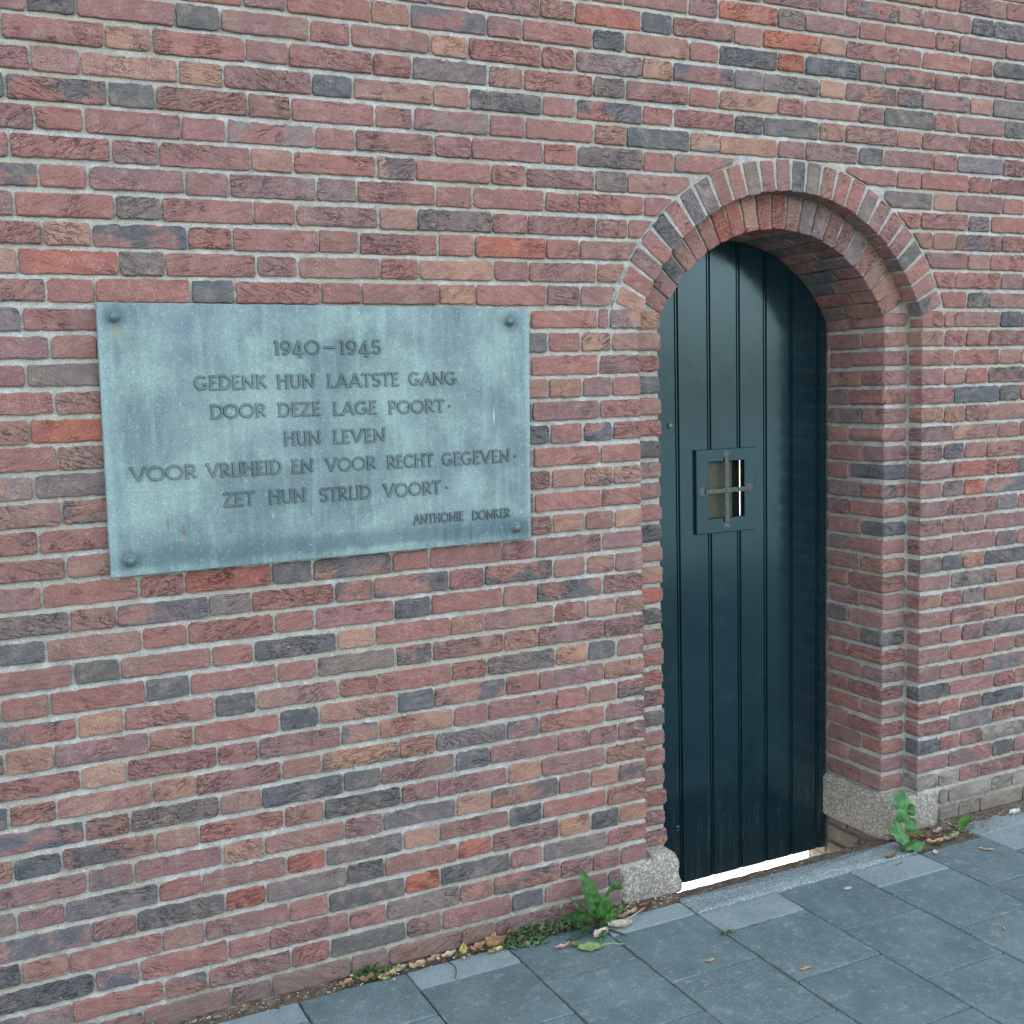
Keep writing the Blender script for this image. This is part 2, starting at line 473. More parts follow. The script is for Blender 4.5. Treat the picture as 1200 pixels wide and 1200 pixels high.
# ------------------------------------------------------------------ paving
pav = Geo()
sheet(pav, -30, -2.35, -30, -.05, -.003)
sheet(pav, 4.92, 30, -30, -.05, -.003)
sheet(pav, -2.35, 4.92, -30, -2.77, -.003)
pavement = pav.obj('pavement', M_PAVE)
for at in ('tint', 'tint_two'):
    d_ = pavement.data.color_attributes[at].data
    for v_ in d_: v_.color = (*lin((98, 110, 113)), 1)
tag(pavement, kind='structure')
xs = [-2.30, -2.0, -1.70, -1.40, -1.10, -.80, -.49, -.19, .115, .42, .732, 1.03, 1.327, 1.631, 1.931, 2.238, 2.535, 2.84, 3.14, 3.44, 3.74, 4.04, 4.34, 4.64, 4.92]
def tile(x0, x1, y0, y1, light):
    g = Geo()
    if light: a, b = (124, 144, 146), (144, 160, 162)
    else: a, b = (88, 109, 111), (109, 129, 130)
    k = U(.93, 1.07)
    a = tuple(c * k for c in lin(a)); b = tuple(c * k for c in lin(b))
    zt = U(-.0022, .0018) ; tx, ty = U(-.004, .004), U(-.004, .004)
    j = .0022
    jy = .0011
    P = [(x0 + j, y0 + jy), (x1 - j, y0 + jy), (x1 - j, y1 - jy), (x0 + j, y1 - jy)]
    cx, cy = (x0 + x1) / 2, (y0 + y1) / 2
    slab(g, P, 0, .05, .0040, .004, .0009, 20, lambda a_, b_, d: (a_, b_, zt - d + tx * (a_ - cx) + ty * (b_ - cy)), a, b, U(0, 10))
    n_ = (len(g.v) - 1) // 4; w_ = lin((150, 162, 164))
    for q in range(n_, 2 * n_):
        f_ = U(.1, .8) * max(0, math.sin(q * .21 + cx * 9))
        g.a[q] = tuple(u * (1 - f_) + v * f_ for u, v in zip(g.a[q], w_)); g.b[q] = g.a[q]
    o = g.obj('paving_slab', M_PAVE, pavement, (cx, cy, 0))
for i in range(len(xs) - 1):
    x0, x1 = xs[i], xs[i + 1]
    A = i % 2 == 1 if x0 < 1.2 else i % 2 == 0
    A = x0 in (-.19, .42, 1.03, 1.327, 1.931, 2.535, -.80, -1.40, -2.0, 3.14, 3.74, 4.34)
    if 1.3 < x0 < 2.2:
        ys = [-.145, -.280] if A else [-.145]
    elif x0 == 2.238: ys = [-.150]
    else:
        ys = [-.030, -.138] if A else [-.034]
    if 1.3 < x0 < 2.2: nxt = -.597 if A else -.440
    elif A: nxt = -.440
    else: nxt = -.275
    if x0 == 2.238: nxt = -.436
    if x0 == 2.535: nxt = -.597; ys = [-.030, -.140, -.285]
    if x0 == 1.03: ys = [-.050, -.138]
    ys = ys + [nxt]
    while ys[-1] > -2.75: ys.append(ys[-1] - .318)
    for k in range(len(ys) - 1):
        d = ys[k] - ys[k + 1]
        light = d < .2
        tile(x0, x1, max(ys[k + 1], -2.76), ys[k], light)

# ------------------------------------------------------------------ brick colours
PAL = {'R': ((146, 106, 100), (139, 104, 99)), 'P': ((132, 105, 101), (140, 106, 101)), 'G': ((120, 110, 106), (112, 104, 103)),
       'D': ((94, 95, 96), (106, 102, 100)), 'O': ((162, 128, 110), (150, 115, 104)), 'B': ((158, 101, 87), (148, 98, 89)),
       'T': ((147, 115, 103), (140, 108, 101)), 'S': ((132, 124, 115), (148, 143, 134)), 'X': ((144, 109, 101), (101, 98, 99))}
PICKS = {'D':'-331,2506 -4,2517 -450,2323 319,2384 -161,2323 4,1864 1313,2645 1144,2580 1313,2317 2636,2771 1651,2582 1981,2580 2316,2452 2790,2435 1650,2390 1826,2382 2149,2319 2638,1863 2802,1795 173,1148 -495,1020 168,952 -337,957 501,1025 1087,835 2639,1538 2810,1538 2869,1281 2528,953 2820,936 -167,879 -3,822 166,758 -563,619 164,560 247,497 -494,492 -166,295 -581,226 -497,160 241,104 239,235 496,758 658,564 331,561 821,369 1091,307 660,235 331,295 345,231 827,102 2433,500 2805,430 2403,299 2788,239',
'T':'169,2520 -320,2388 166,2192 286,1925 500,2588 1307,2589 825,2454 496,2385 662,2384 497,2320 1157,2318 498,2058 1147,2059 1229,2061 1107,1993 1100,1860 2317,2772 1649,2649 2148,2516 1987,2454 2477,2446 2149,2382 2317,2380 2478,2057 2642,1989 -332,1736 -475,1541 -333,1478 -461,1348 -335,1342 -334,1211 258,1147 -332,1086 -330,1019 893,1604 981,1606 979,1344 1088,1344 1201,1343 975,1216 986,1089 1189,962 654,960 815,961 822,898 2813,1664 2528,1605 2416,1477 2524,1478 2790,1473 2808,1340 2812,1207 2539,1079 2640,948 2800,881 2428,822 2809,812 2811,743 263,758 -492,756 -167,755 167,622 1,560 -161,498 173,496 -569,487 -329,297 -492,231 -162,233 1092,696 329,697 495,625 1170,502 1093,436 1168,368 2815,364',
'O':'-156,2452 9,2387 -331,1995 -466,1930 662,2516 1316,2518 492,2186 658,1925 655,1856 1986,2645 1981,2510 1650,2449 2642,2515 1982,2384 1480,2316 1649,2318 2475,2189 -484,1410 1194,1218 1091,1084 368,1152 328,955 980,832 -333,818 -334,689 -164,625 257,626 2,430 354,629 824,497 658,434 982,306 1203,303 502,365',
'P':'-403,2491 172,2453 166,2387 5,2320 173,2320 -419,2257 -162,2192 -167,2123 1,2121 163,2122 318,2123 285,2057 312,1994 167,1926 -437,1866 824,2584 494,2520 1152,2518 1315,2454 985,2318 495,2255 986,2186 983,2053 984,1922 490,1858 982,1859 1479,2699 1980,2709 2477,2772 1494,2648 2146,2644 2153,2582 2154,2449 2478,2381 1821,2321 1982,2318 2324,2321 2637,2191 2640,2057 2506,1991 2793,1864 2640,1799 2647,2585 -455,1737 -331,1606 -463,1217 -490,1148 169,891 -155,957 -446,962 1163,1671 1089,1607 979,1541 1086,1220 988,1152 1168,1149 1197,1087 1165,1025 977,896 1163,900 652,895 974,769 1165,760 2634,1479 2444,1407 2642,1408 2799,1407 2418,1350 2637,1344 2446,1274 2421,1212 2449,1150 2642,1147 2423,1083 2636,1081 2816,1077 2451,1016 2645,1019 2796,1017 2454,890 2456,758 2644,751 2430,700 2533,692 2646,689 2458,635 2807,622 2432,562 2536,558 2649,553 -492,885 -337,754 171,695 -333,559 -492,423 -334,427 -165,427 165,427 -493,362 -2,361 -575,361 2,231 6,164 157,166 -522,115 3,102 -158,51 4,38 158,37 351,756 824,633 1173,631 822,570 1096,568 1202,568 497,564 660,501 982,504 503,493 985,438 352,493 329,429 660,367 814,301 496,308 826,238 988,168 1093,172 1205,166 663,170 1011,100 501,102 499,40 667,36 2645,427 2450,363 2641,301 2438,235 2644,167 2798,167 2885,250',
'R':'284,2192 -328,2124 -410,2389 -321,2466 9,2453 163,2261 317,2254 9,2263 170,2056 -3,1995 171,1990 -333,1864 -169,1866 164,1866 303,1871 -359,1802 -3,1930 -318,2322 -326,2255 -159,2254 -345,2193 -6,2188 -323,2060 -3,2060 -422,1998 182,2501 988,2253 1163,2119 407,2577 661,2585 987,2587 822,2513 398,2454 499,2449 986,2518 988,2453 987,2384 1319,2382 396,2320 664,2322 825,2318 657,2251 819,2254 386,2187 655,2188 821,2185 356,2121 497,2117 652,2116 823,2117 984,2120 821,2047 656,1989 990,1986 500,1985 501,1922 826,1924 355,1923 824,1857 976,1795 2312,2709 1821,2445 2793,2115 2801,2057 1821,2713 2158,2711 1481,2448 1481,2386 1478,2578 2162,2257 2480,2316 2481,2250 2781,2271 2656,2255 2483,2124 2312,2247 1474,2270 2467,1924 2643,1931 2449,1871 2469,2515 2461,2588 -362,1279 -325,1155 -161,1149 -472,1672 -446,1609 -452,1477 -487,1280 1,959 -159,1023 11,1020 175,1020 167,1092 -18,887 978,1670 1196,1604 1166,1542 1194,1466 1168,1413 890,1345 1166,1286 821,1150 656,1024 822,1027 491,959 1187,831 987,1479 980,1410 977,1286 499,1151 660,1140 658,1084 363,1029 1085,960 983,963 495,839 658,829 2452,1674 2442,1534 2643,1672 2414,1607 2638,1608 2533,1344 2810,1274 2530,821 2647,631 -166,359 -335,882 -171,818 -475,813 -3,758 -171,689 -484,685 1,689 -332,624 1,625 5,494 168,231 -329,234 -166,165 -334,100 169,98 982,699 654,698 330,815 818,752 817,702 494,694 985,634 983,565 983,372 1176,240 330,164 665,101 268,163 2414,431 2642,231 2538,433 2534,303 2650,495',
'X':'-429,2125 -168,1993 823,2386 1498,2514 2314,2579 -169,1085 1091,1479 496,1085 334,1094 823,1088 980,1027 497,894 2800,1604 -494,623 -492,559 -323,491 -484,295 -331,159 -163,103 656,759 1194,690 818,434 1200,439 824,168 340,104',
'G':'-164,2060 -162,1927 -466,1802 664,2450 1150,2452 1146,2250 1150,2187 384,2054 654,2053 354,1992 2766,2771 1650,2516 1821,2514 2774,2515 2641,2316 2313,2187 2639,2120 -358,1676 -360,1408 0,1088 -469,1085 262,890 357,889 816,828 2543,1214 2829,1144 2425,958 2641,886 2643,819 2828,683 -165,558 -332,360 245,366 155,298 656,631 492,429 343,366 990,238 490,168 2646,364',
'B':'-329,1930 1155,2670 819,1986 1646,2710 1815,2645 1815,2577 -357,1546 4,1150 2640,1207 2639,1276 166,363 2,298 663,303 497,233',
'S':'2809,295 2419,166 2530,172 2624,112 2799,107 2625,47 2890,96 2525,56 2771,52',
}
CELL = {}
for c_, s_ in PICKS.items():
    for t_ in s_.split():
        a_, b_ = t_.split(',')
        CELL.setdefault((int(a_) // 100, int(b_) // 65), []).append((int(a_) / 1000, int(b_) / 1000, c_))
def code_at(x0, x1, z0, z1):
    for i in range(int(x0 * 1000) // 100 - 1, int(x1 * 1000) // 100 + 2):
        for j in range(int(z0 * 1000) // 65 - 1, int(z1 * 1000) // 65 + 2):
            for (x, z, c) in CELL.get((i, j), ()):
                if x0 - .004 < x < x1 + .004 and z0 - .008 < z < z1 + .008: return c
    return None
def rnd_code():
    return rng.choices('RPGDOBTX', (40, 32, 4, 2, 2, 0, 14, 1))[0]
def shade(code):
    a, b = PAL[code]
    k = U(.93, 1.07); h = U(-3, 3)
    if code in 'RTPO' and rng.random() < .14: b = rng.choice([(112, 104, 104), (122, 103, 100), (104, 101, 103), (156, 124, 109), (130, 113, 108)])
    f = lambda c: tuple(v * k for v in lin((c[0] + h, c[1], c[2] - h)))
    return f(a), f(b)

# ------------------------------------------------------------------ the wall
PITCH, M = .06515681, .33
HB = .0269                                    # half brick height
XC, ZO, RO = 1.812, G - .922, .600            # outer arch: centre, inner radius
XI, ZI, RI = 1.8115, G - .935, .505           # inner arch
OL, OR_ = 1.2435, 2.3770                      # outer opening
IL, IR = 1.3580, 2.2670                       # inner opening
RC = .712                                     # bricks are cut against this circle
def zrow(r): return G - r * PITCH
wall = bpy.data.objects.new('brick_wall', None); col.objects.link(wall)
tag(wall, 'tall brick wall in red, purple and blue-grey bricks with pale mortar around the arched doorway', 'wall')

def project(x, y, z):
    d = (x - CAM[0], y - CAM[1], z - CAM[2])
    f = sum(a * b for a, b in zip(d, FW))
    if f < .1: return None
    return (600 + 1353.27 * sum(a * b for a, b in zip(d, RX)) / f, 600 - 1353.27 * sum(a * b for a, b in zip(d, UP)) / f)

bricks = []       # (area, polygon, y0, depth, code)
plain_bricks = Geo()
def hole_cut(x0, x1, z0, z1):
    """clip a brick against the circle round the outer ring; returns polygon or None"""
    def half(z):
        d = RC * RC - (z - ZO) ** 2
        return math.sqrt(d) if d > 0 else -1
    if z0 > ZO + .688 or x1 < XC - RC or x0 > XC + RC: return [(x0, z0), (x1, z0), (x1, z1), (x0, z1)]
    hb, ht = half(z0), half(z1)
    if hb < 0: return [(x0, z0), (x1, z0), (x1, z1), (x0, z1)]
    if ht < 0 : ht = 0.0
    side = -1 if (x0 + x1) / 2 < XC else 1
    if side < 0:
        cb, ct = XC - hb, XC - ht
        if x1 <= cb: return [(x0, z0), (x1, z0), (x1, z1), (x0, z1)]
        b1, t1 = min(x1, cb), min(x1, ct)
        if t1 - x0 < .05: return None
        if b1 - x0 < .004:
            zz = z0 + (z1 - z0) * ((x0 + .004 - cb) / max(1e-6, ct - cb))
            if z1 - zz < .015: return None
            return [(x0, zz), (t1, z1), (x0, z1)] if t1 < x1 else [(x0, zz), (x1, min(z1 - .004, z0 + (z1 - z0) * (x1 - cb) / (ct - cb))), (x1, z1), (x0, z1)]
        if t1 >= x1 - 1e-6 and b1 < x1:
            zz = z0 + (z1 - z0) * (x1 - cb) / max(1e-6, ct - cb)
            return [(x0, z0), (b1, z0), (x1, min(zz, z1 - .004)), (x1, z1), (x0, z1)]
        return [(x0, z0), (b1, z0), (t1, z1), (x0, z1)]
    else:
        P = hole_cut(2 * XC - x1, 2 * XC - x0, z0, z1)
        if P is None: return None
        return [(2 * XC - x, z) for x, z in reversed(P)]

def wall_brick(x0, x1, r, code=None, y0=None, depth=.03, zj=True):
    zc = zrow(r) + (U(-.0012, .0012) if zj else 0)
    h = HB + U(-.0016, .0010)
    z0, z1 = zc - h, zc + h
    j = .0012
    x0 += U(-j, j); x1 += U(-j, j)
    P = hole_cut(x0, x1, z0, z1) if r < 11 else [(x0, z0), (x1, z0), (x1, z1), (x0, z1)]
    if P is None: return
    c = code or code_at(x0, x1, z0, z1)
    q = [project(x, 0, z) for x, z in P]
    area = 0
    if all(q):
        cu = [(min(1200, max(0, u)), min(1200, max(0, v))) for u, v in q]
        area = abs(sum(cu[i - 1][0] * cu[i][1] - cu[i][0] * cu[i - 1][1] for i in range(len(cu)))) / 2
        if min(x for x, z in P) > -.285 and max(x for x, z in P) < .855 and z0 > G - 1.335 and z1 < G - .69: area *= .001
    bricks.append((area, P, y0 if y0 is not None else U(-.0022, .0018), depth, c or rnd_code()))

XA, XB = -1.75, 4.1
for r in range(-9, 39):
    n0, n1 = int(XA / (M / 2)), int(XB / (M / 2)) + 1
    for h_ in range(n0, n1):
        cx = h_ * M / 2
        stretcher = (h_ + r) % 2 != 0
        # even courses: headers on whole modules; odd courses: stretchers on whole modules
        k = h_ / 2
        if h_ % 2 == 0: stretcher = (r % 2 != 0)
        else: stretcher = (r % 2 == 0)
        hw = .1075 if stretcher else .0510
        x0, x1 = cx - hw, cx + hw
        if r >= 11:
            if x0 > 1.08 and x1 < 2.52: continue
            if x1 > 1.10 and x0 < 1.10: continue
            if x0 < 2.53 and x1 > 2.53: continue
            if r % 2 and 2.40 < cx < 2.56: continue
        wall_brick(x0, x1, r)
    if r >= 11:
        e = U(-.002, .002)
        if r <= 36:
            if r == 11:
                wall_brick(1.1055, 1.1380, r); wall_brick(1.1455, OL + e, r, 'O', depth=.058, y0=0.0)
                wall_brick(OR_ + e, 2.4740, r, 'R', depth=.058, y0=0.0); wall_brick(2.4815, 2.5255, r)
            elif r % 2:
                wall_brick(1.1055, OL + e, r, depth=.058, y0=U(-.002, .002))
                wall_brick(OR_ + e, 2.5255, r, depth=.058, y0=U(-.002, .002))
            else:
                wall_brick(1.0490, 1.1415, r); wall_brick(1.1490, OL + e, r, depth=.058, y0=U(-.002, .002))
                wall_brick(OR_ + e, 2.4785, r, depth=.058, y0=U(-.002, .002)); wall_brick(2.4860, 2.5810, r)
        else:
            if r % 2: wall_brick(1.1055, 1.146, r, 'P'); wall_brick(2.4880, 2.5255, r, 'S')
            else: wall_brick(1.0490, 1.146, r, 'P'); wall_brick(2.4880, 2.5810, r, 'S')
# the lowest, half buried course stands a little proud
for h_ in range(-11, 26):
    cx = h_ * M / 2 + .06
    hw = .1075 if h_ % 2 else .051
    if h_ % 2 == 0 or True:
        if 1.36 < cx + hw and cx - hw < 2.30: continue
        wall_brick(cx - hw, cx + hw, 39, rng.choice('RPRT'), y0=-.008 + U(-.002, .002))
wall_brick(1.10, 1.365, 39, 'T', y0=-.006)

bricks.sort(key=lambda t: -t[0])
stuff = Geo()
for i, (area, P, y0, depth, c) in enumerate(bricks):
    a, b = shade(c)
    big = max(p[0] for p in P) - min(p[0] for p in P)
    g = Geo() if i < 300 else stuff
    slab(g, P, y0, depth, U(.0022, .0048), .0055, .0016, 10, None, a, b, U(0, 10), tilt=.010)
    if i < 300:
        mx = sum(p[0] for p in P) / len(P); mz = sum(p[1] for p in P) / len(P)
        g.obj('brick', M_BRICK, wall, (mx, 0, mz))
# beyond the detailed stretch the wall goes on in plainer bricks
for r in range(-46, 39):
    for h_ in range(-30, 49):
        cx = h_ * M / 2
        if r >= -9 and int(XA / (M / 2)) <= h_ < int(XB / (M / 2)) + 1: continue
        stretcher = (r % 2 != 0) if h_ % 2 == 0 else (r % 2 == 0)
        hw = .1075 if stretcher else .051
        zc = zrow(r); a, b = shade(rnd_code()); y = U(-.002, .002); s = U(0, 10)
        x0, x1, z0, z1 = cx - hw, cx + hw, zc - HB, zc + HB
        V = [(x0 + .003, y, z0 + .003), (x1 - .003, y, z0 + .003), (x1 - .003, y, z1 - .003), (x0 + .003, y, z1 - .003),
             (x0, y + .003, z0), (x1, y + .003, z0), (x1, y + .003, z1), (x0, y + .003, z1), (x0, y + .02, z0), (x1, y + .02, z0), (x1, y + .02, z1), (x0, y + .02, z1)]
        F = [(0, 1, 2, 3)] + [(k + i, k + (i + 1) % 4, k + 4 + (i + 1) % 4, k + 4 + i) for k in (0, 4) for i in range(4)]
        stuff.add([(v[0], v[1], v[2]) for v in V], F, a, b, s)
o = stuff.obj('smaller_bricks', M_BRICK, wall); tag(o, kind='stuff')

# mortar bed of the wall face
def mnoise(x, y, z):
    p = Vector((x, y, z))
    return .0016 * noise.noise(p * 38) + .0011 * noise.noise(p * 95) + .0009 * noise.noise(p * 9)
mort = Geo()
def mgrid(x0, x1, z0, z1, st, keep=None):
    """mortar face: every bed joint is struck, set back under the upper brick and flush on the lower one"""
    nx = max(1, round((x1 - x0) / st))
    Z = []
    r0, r1 = int((G - z1) / PITCH) - 2, int((G - z0) / PITCH) + 2
    for r in range(r1, r0, -1):
        zc = zrow(r)                                  # from the lower brick edge upward
        for dz, y in ((-.0395, .0020), (-.0370, .0028), (-.0310, .0050), (-.0272, .0090), (-.0245, .0098), (-.010, .0062), (.008, .0062)):
            if z0 <= zc + dz <= z1: Z.append((zc + dz, y))
    Z = [(z0, .006)] + Z + [(z1, .006)]
    V = []; F = []
    for z, y in Z:
        for i in range(nx + 1):
            x = x0 + (x1 - x0) * i / nx
            V.append((x, y + mnoise(x, 0, z) * 1.15, z))
    for j in range(len(Z) - 1):
        for i in range(nx):
            a_ = j * (nx + 1) + i
            if keep and not keep(x0 + (x1 - x0) * (i + .5) / nx, (Z[j][0] + Z[j + 1][0]) / 2): continue
            F.append((a_, a_ + 1, a_ + nx + 2, a_ + nx + 1))
    mort.add(V, F, smooth=True)
YM = .0060
ZS = zrow(11) + .033                          # springing
DET = (-.85, 3.3)
mgrid(DET[0], OL - .004, -.08, ZS, .0075)
mgrid(OR_ + .004, DET[1], -.08, ZS, .0075)
mgrid(DET[0], DET[1], ZS, G + .62, .0075, lambda x, z: math.hypot(x - XC, z - ZO) > .675)
for (x0, x1, z0, z1) in ((-8, DET[0], -.3, 5.6), (DET[1], 14, -.3, 5.6), (DET[0], DET[1], G + .62, 5.6)):
    mort.add([(x0, YM, z0), (x1, YM, z0), (x1, YM, z1), (x0, YM, z1)], [(0, 1, 2, 3)])

def path(L_, R_, xc, zc, rad, off, st=.012, zb=-.30):
    """points (x,z) up the left jamb, round the arch and down the right one; off pushes outward"""
    half = (R_ - L_) / 2; xm = (L_ + R_) / 2
    th = math.acos(min(1, half / rad))
    zs = zc + rad * math.sin(th)
    pts = []
    n = round((zs - zb) / st)
    for i in range(n): pts.append((L_ - off, zb + (zs - zb) * i / n))
    m_ = round(rad * (math.pi - 2 * th) / st)
    for i in range(m_ + 1):
        a_ = math.pi - th - (math.pi - 2 * th) * i / m_
        pts.append((xm + (rad + off) * math.cos(a_), zc + (rad + off) * math.sin(a_)))
    for i in range(1, n + 1): pts.append((R_ + off, zs + (zb - zs) * i / n))
    return pts
def sweep(g, A, B, ya, yb, k, side):
    """surface between path A at ya and path B at yb"""
    V = []; n = len(A)
    for i in range(n):
        for j in range(k + 1):
            t_ = j / k
            x = A[i][0] + (B[i][0] - A[i][0]) * t_; z = A[i][1] + (B[i][1] - A[i][1]) * t_; y = ya + (yb - ya) * t_
            q = mnoise(x, y, z) * (1 if 0 < j < k else .3)
            if side: y += q
            else:
                dx, dz = x - XC, (z - ZO if z > ZO else 0)
                l_ = math.hypot(dx, dz) or 1
                x += dx / l_ * q; z += dz / l_ * q
            V.append((x, y, z))
    F = [(i * (k + 1) + j, (i + 1) * (k + 1) + j, (i + 1) * (k + 1) + j + 1, i * (k + 1) + j + 1) for i in range(n - 1) for j in range(k)]
    g.add(V, F, smooth=True)
om = Geo()
YR = .0050
PO = lambda off: path(OL, OR_, XC, ZO, RO, off)
PI_ = lambda off: path(IL, IR, XI, ZI, RI, off)
# face behind the outer ring (only where the ring is), the outer return
ring_ = [p for p in zip(PO(.004), PO(.100)) if p[0][1] > ZS - .03 or True]
sel = [p for p in ring_ if p[1][1] >= ZS - .05]
sweep(om, [p[0] for p in sel], [p[1] for p in sel], YR - .0015, YR - .0015, 9, True)
sweep(om, PO(.006), PO(.006), YM - .002, .072, 6, False)
outer_ring = om.obj('outer_arch', M_MORTAR, wall)
im = Geo()
sweep(im, PI_(.0085), PI_(.135), .0690, .0690, 11, True)
sweep(im, PI_(.0085), PI_(.0085), .0690, .45, 30, False)
inner_ring = im.obj('inner_arch', M_MORTAR, wall)
mortar = mort.obj('mortar', M_MORTAR, wall)
# rear face and top of the wall
bk = Geo()
A_ = PI_(.0085)
V = []; F = []
for i, (x, z) in enumerate(A_):
    V += [(x, .45, z), ((-8 if x < XC else 14) if z < ZI else XC + (x - XC) * 1.0, .45, z if z < ZI else 5.6)]
n_ = len(A_)
for i in range(n_ - 1): F.append((2 * i, 2 * i + 1, 2 * i + 3, 2 * i + 2))
bk.add(V, F)
bk.add([(-8, .4501, ZI - .01), (OL + .1, .4501, ZI - .01), (OL + .1, .4501, 5.6), (-8, .4501, 5.6)], [(0, 1, 2, 3)])
bk.add([(IR - .02 + .05, .4501, ZI - .01), (14, .4501, ZI - .01), (14, .4501, 5.6), (IR + .03, .4501, 5.6)], [(0, 1, 2, 3)])
bk.add([(-8, YM, 5.6), (14, YM, 5.6), (14, .45, 5.6), (-8, .45, 5.6)], [(0, 1, 2, 3)])
for x in (-8, 14): bk.add([(x, YM, -.3), (x, .45, -.3), (x, .45, 5.6), (x, YM, 5.6)], [(0, 1, 2, 3)])
bk.obj('rear_render', M_MORTAR, wall)

# arch and jamb bricks
def vouss(parent, name, xc, zc, r0, r1, ang, y0, depth, code, wd=.0255, bevel=.0035):
    th = math.radians(ang); c, s = math.cos(th), math.sin(th)
    w0, w1 = wd * U(.94, 1.0), wd * U(1.0, 1.06)
    dv = .011 * math.sin(math.radians(2.4 * abs(90 - ang))) if r0 == RO else 0.0     # full shoulders, flat crown
    r0 += U(-.002, .0015) ; r1 += U(-.002, .002) + dv
    P = [(-w0, r0), (w0, r0), (w1, r1), (-w1, r1)]
    g = Geo(); a, b = shade(code)
    slab(g, P, y0, depth, bevel, .005, .0010, 6, lambda a_, r_, d: (xc + r_ * c + a_ * s, d, zc + r_ * s - a_ * c), a, b, U(0, 10), tilt=.008)
    rm = (r0 + r1) / 2
    g.obj(name, M_BRICK, parent, (xc + rm * c, y0, zc + rm * s))
OC = 'ORPRDRGGPRGRPDGTRRRPRRDRRX'
for i in range(26):
    vouss(outer_ring, 'arch_brick', XC, ZO, RO, RO + .093, 156.6 - i * (156.6 - 23.4) / 25, U(-.002, .002), .060, OC[i])
IC = 'RPDTTTBBOBBTGPPPGTTTT'
for i in range(21):
    an = 149.3 - i * (149.3 - 30.0) / 20
    d1 = .110 if i % 2 else .168
    vouss(inner_ring, 'arch_brick', XI, ZI, RI, RI + .112, an, .062 + U(-.002, .002), d1, IC[i], .0258)
    vouss(inner_ring, 'arch_brick', XI, ZI, RI, RI + .112, an, .062 + d1 + .009, .45 - .064 - d1 - .009, rng.choice('RPPGTRD'), .0258)

def jamb_brick(parent, x0, x1, r, y0, depth, code, name='jamb_brick'):
    zc = zrow(r) + U(-.0012, .0012); h = HB + U(-.0016, .0010)
    e = U(-.0025, .0025)
    if x0 < XC: x1 += e
    else: x0 += e
    P = [(x0, zc - h), (x1, zc - h), (x1, zc + h), (x0, zc + h)]
    g = Geo(); a, b = shade(code)
    slab(g, P, y0, depth, U(.006, .011), .0085, .0018, 8, None, a, b, U(0, 10), tilt=.010)
    g.obj(name, M_BRICK, parent, ((x0 + x1) / 2, y0, zc))
def side_brick(parent, x0, x1, r, y0, y1, code):
    """brick whose visible face looks across the opening"""
    zc = zrow(r) + U(-.0012, .0012); h = HB + U(-.0016, .0010)
    g = Geo(); a, b = shade(code)
    P = [(y0, zc - h), (y1, zc - h), (y1, zc + h), (y0, zc + h)]
    if x0 < XC: f = lambda a_, b_, d: (x1 - d, a_, b_)
    else: f = lambda a_, b_, d: (x0 + d, a_, b_)
    slab(g, P, U(-.003, .003), x1 - x0, .0055, .0065, .0015, 8, f, a, b, U(0, 10), tilt=.012)
    g.obj('jamb_brick', M_BRICK, parent, ((x0 + x1) / 2, (y0 + y1) / 2, zc))
LC = 'OTRDTRDTPRDTTBDTPRPDTRPRPP'       # left jamb, courses 11-36
RCc = 'RTRRRPRPDRRDRTPTPDRPRPRRPP'
for r in range(11, 37):
    sp = .230 if r % 2 else .170
    cl, cr_ = LC[r - 11], RCc[r - 11]
    jamb_brick(inner_ring, IL - .109, IL, r, .062 + U(-.003, .003), sp - .062 - .0045, cl)
    jamb_brick(inner_ring, IR, IR + .108, r, .062 + U(-.003, .003), sp - .062 - .0045, cr_)
    side_brick(inner_ring, IL - .1, IL, r, sp + .0045, .338, rng.choice('RPPTGD'))
    side_brick(inner_ring, IR, IR + .1, r, sp + .0045, .338, 'TPPTPGTRPGPTGPTPGPPTPRPPTP'[r - 11])
    for a_, b_ in ((IL - .1, IL), (IR, IR + .1)): side_brick(inner_ring, a_, b_, r, .347, .446, 'P')
for r in (39, 40, 41, 42):
    sp = .230 if r % 2 else .170
    for a_, b_ in ((IL - .1, IL), (IR, IR + .1)):
        side_brick(inner_ring, a_, b_, r, .075, sp - .0045 + .0, rng.choice('PGS'))
        side_brick(inner_ring, a_, b_, r, sp + .0045, .338, rng.choice('PGS'))
        side_brick(inner_ring, a_, b_, r, .347, .446, 'S')
# cast foot blocks of the doorway
g = Geo()
slab(g, [(1.152, G - 2.506), (1.374, G - 2.512), (1.372, G - 2.478), (1.3585, G - 2.447), (1.364, G - 2.412), (1.352, G - 2.384), (1.338, G - 2.371), (1.262, G - 2.366), (1.255, G - 2.384), (1.152, G - 2.384)],
     -.006, .345, .011, .010, .0013, 18, smooth=True)
o = g.obj('foot_block', M_BLOCK, wall, (1.26, 0, .07)); tag(o, 'speckled grey cast block with a bulging worn edge')
g = Geo()
slab(g, [(2.247, -.03), (2.480, -.03), (2.481, G - 2.384), (2.262, G - 2.380), (2.247, G - 2.392)], -.004, .345, .016, .016, .0013, 18, smooth=True)
o = g.obj('foot_block', M_BLOCK, wall, (2.36, 0, .06)); tag(o, 'broad stained cast block at the corner of the reveal')

# ------------------------------------------------------------------ threshold
g = Geo()
slab(g, [(1.331, -.142), (2.238, -.142), (2.236, -.034), (1.331, -.034)], 0, .1, .004, .005, .0016, 40, lambda a_, b_, d: (a_, b_, .0035 - d), smooth=True)
o = g.obj('doorstep', M_GRAN, None, (1.78, -.09, 0)); tag(o, 'long narrow speckled granite kerb lying in front of the dark door', 'doorstep')

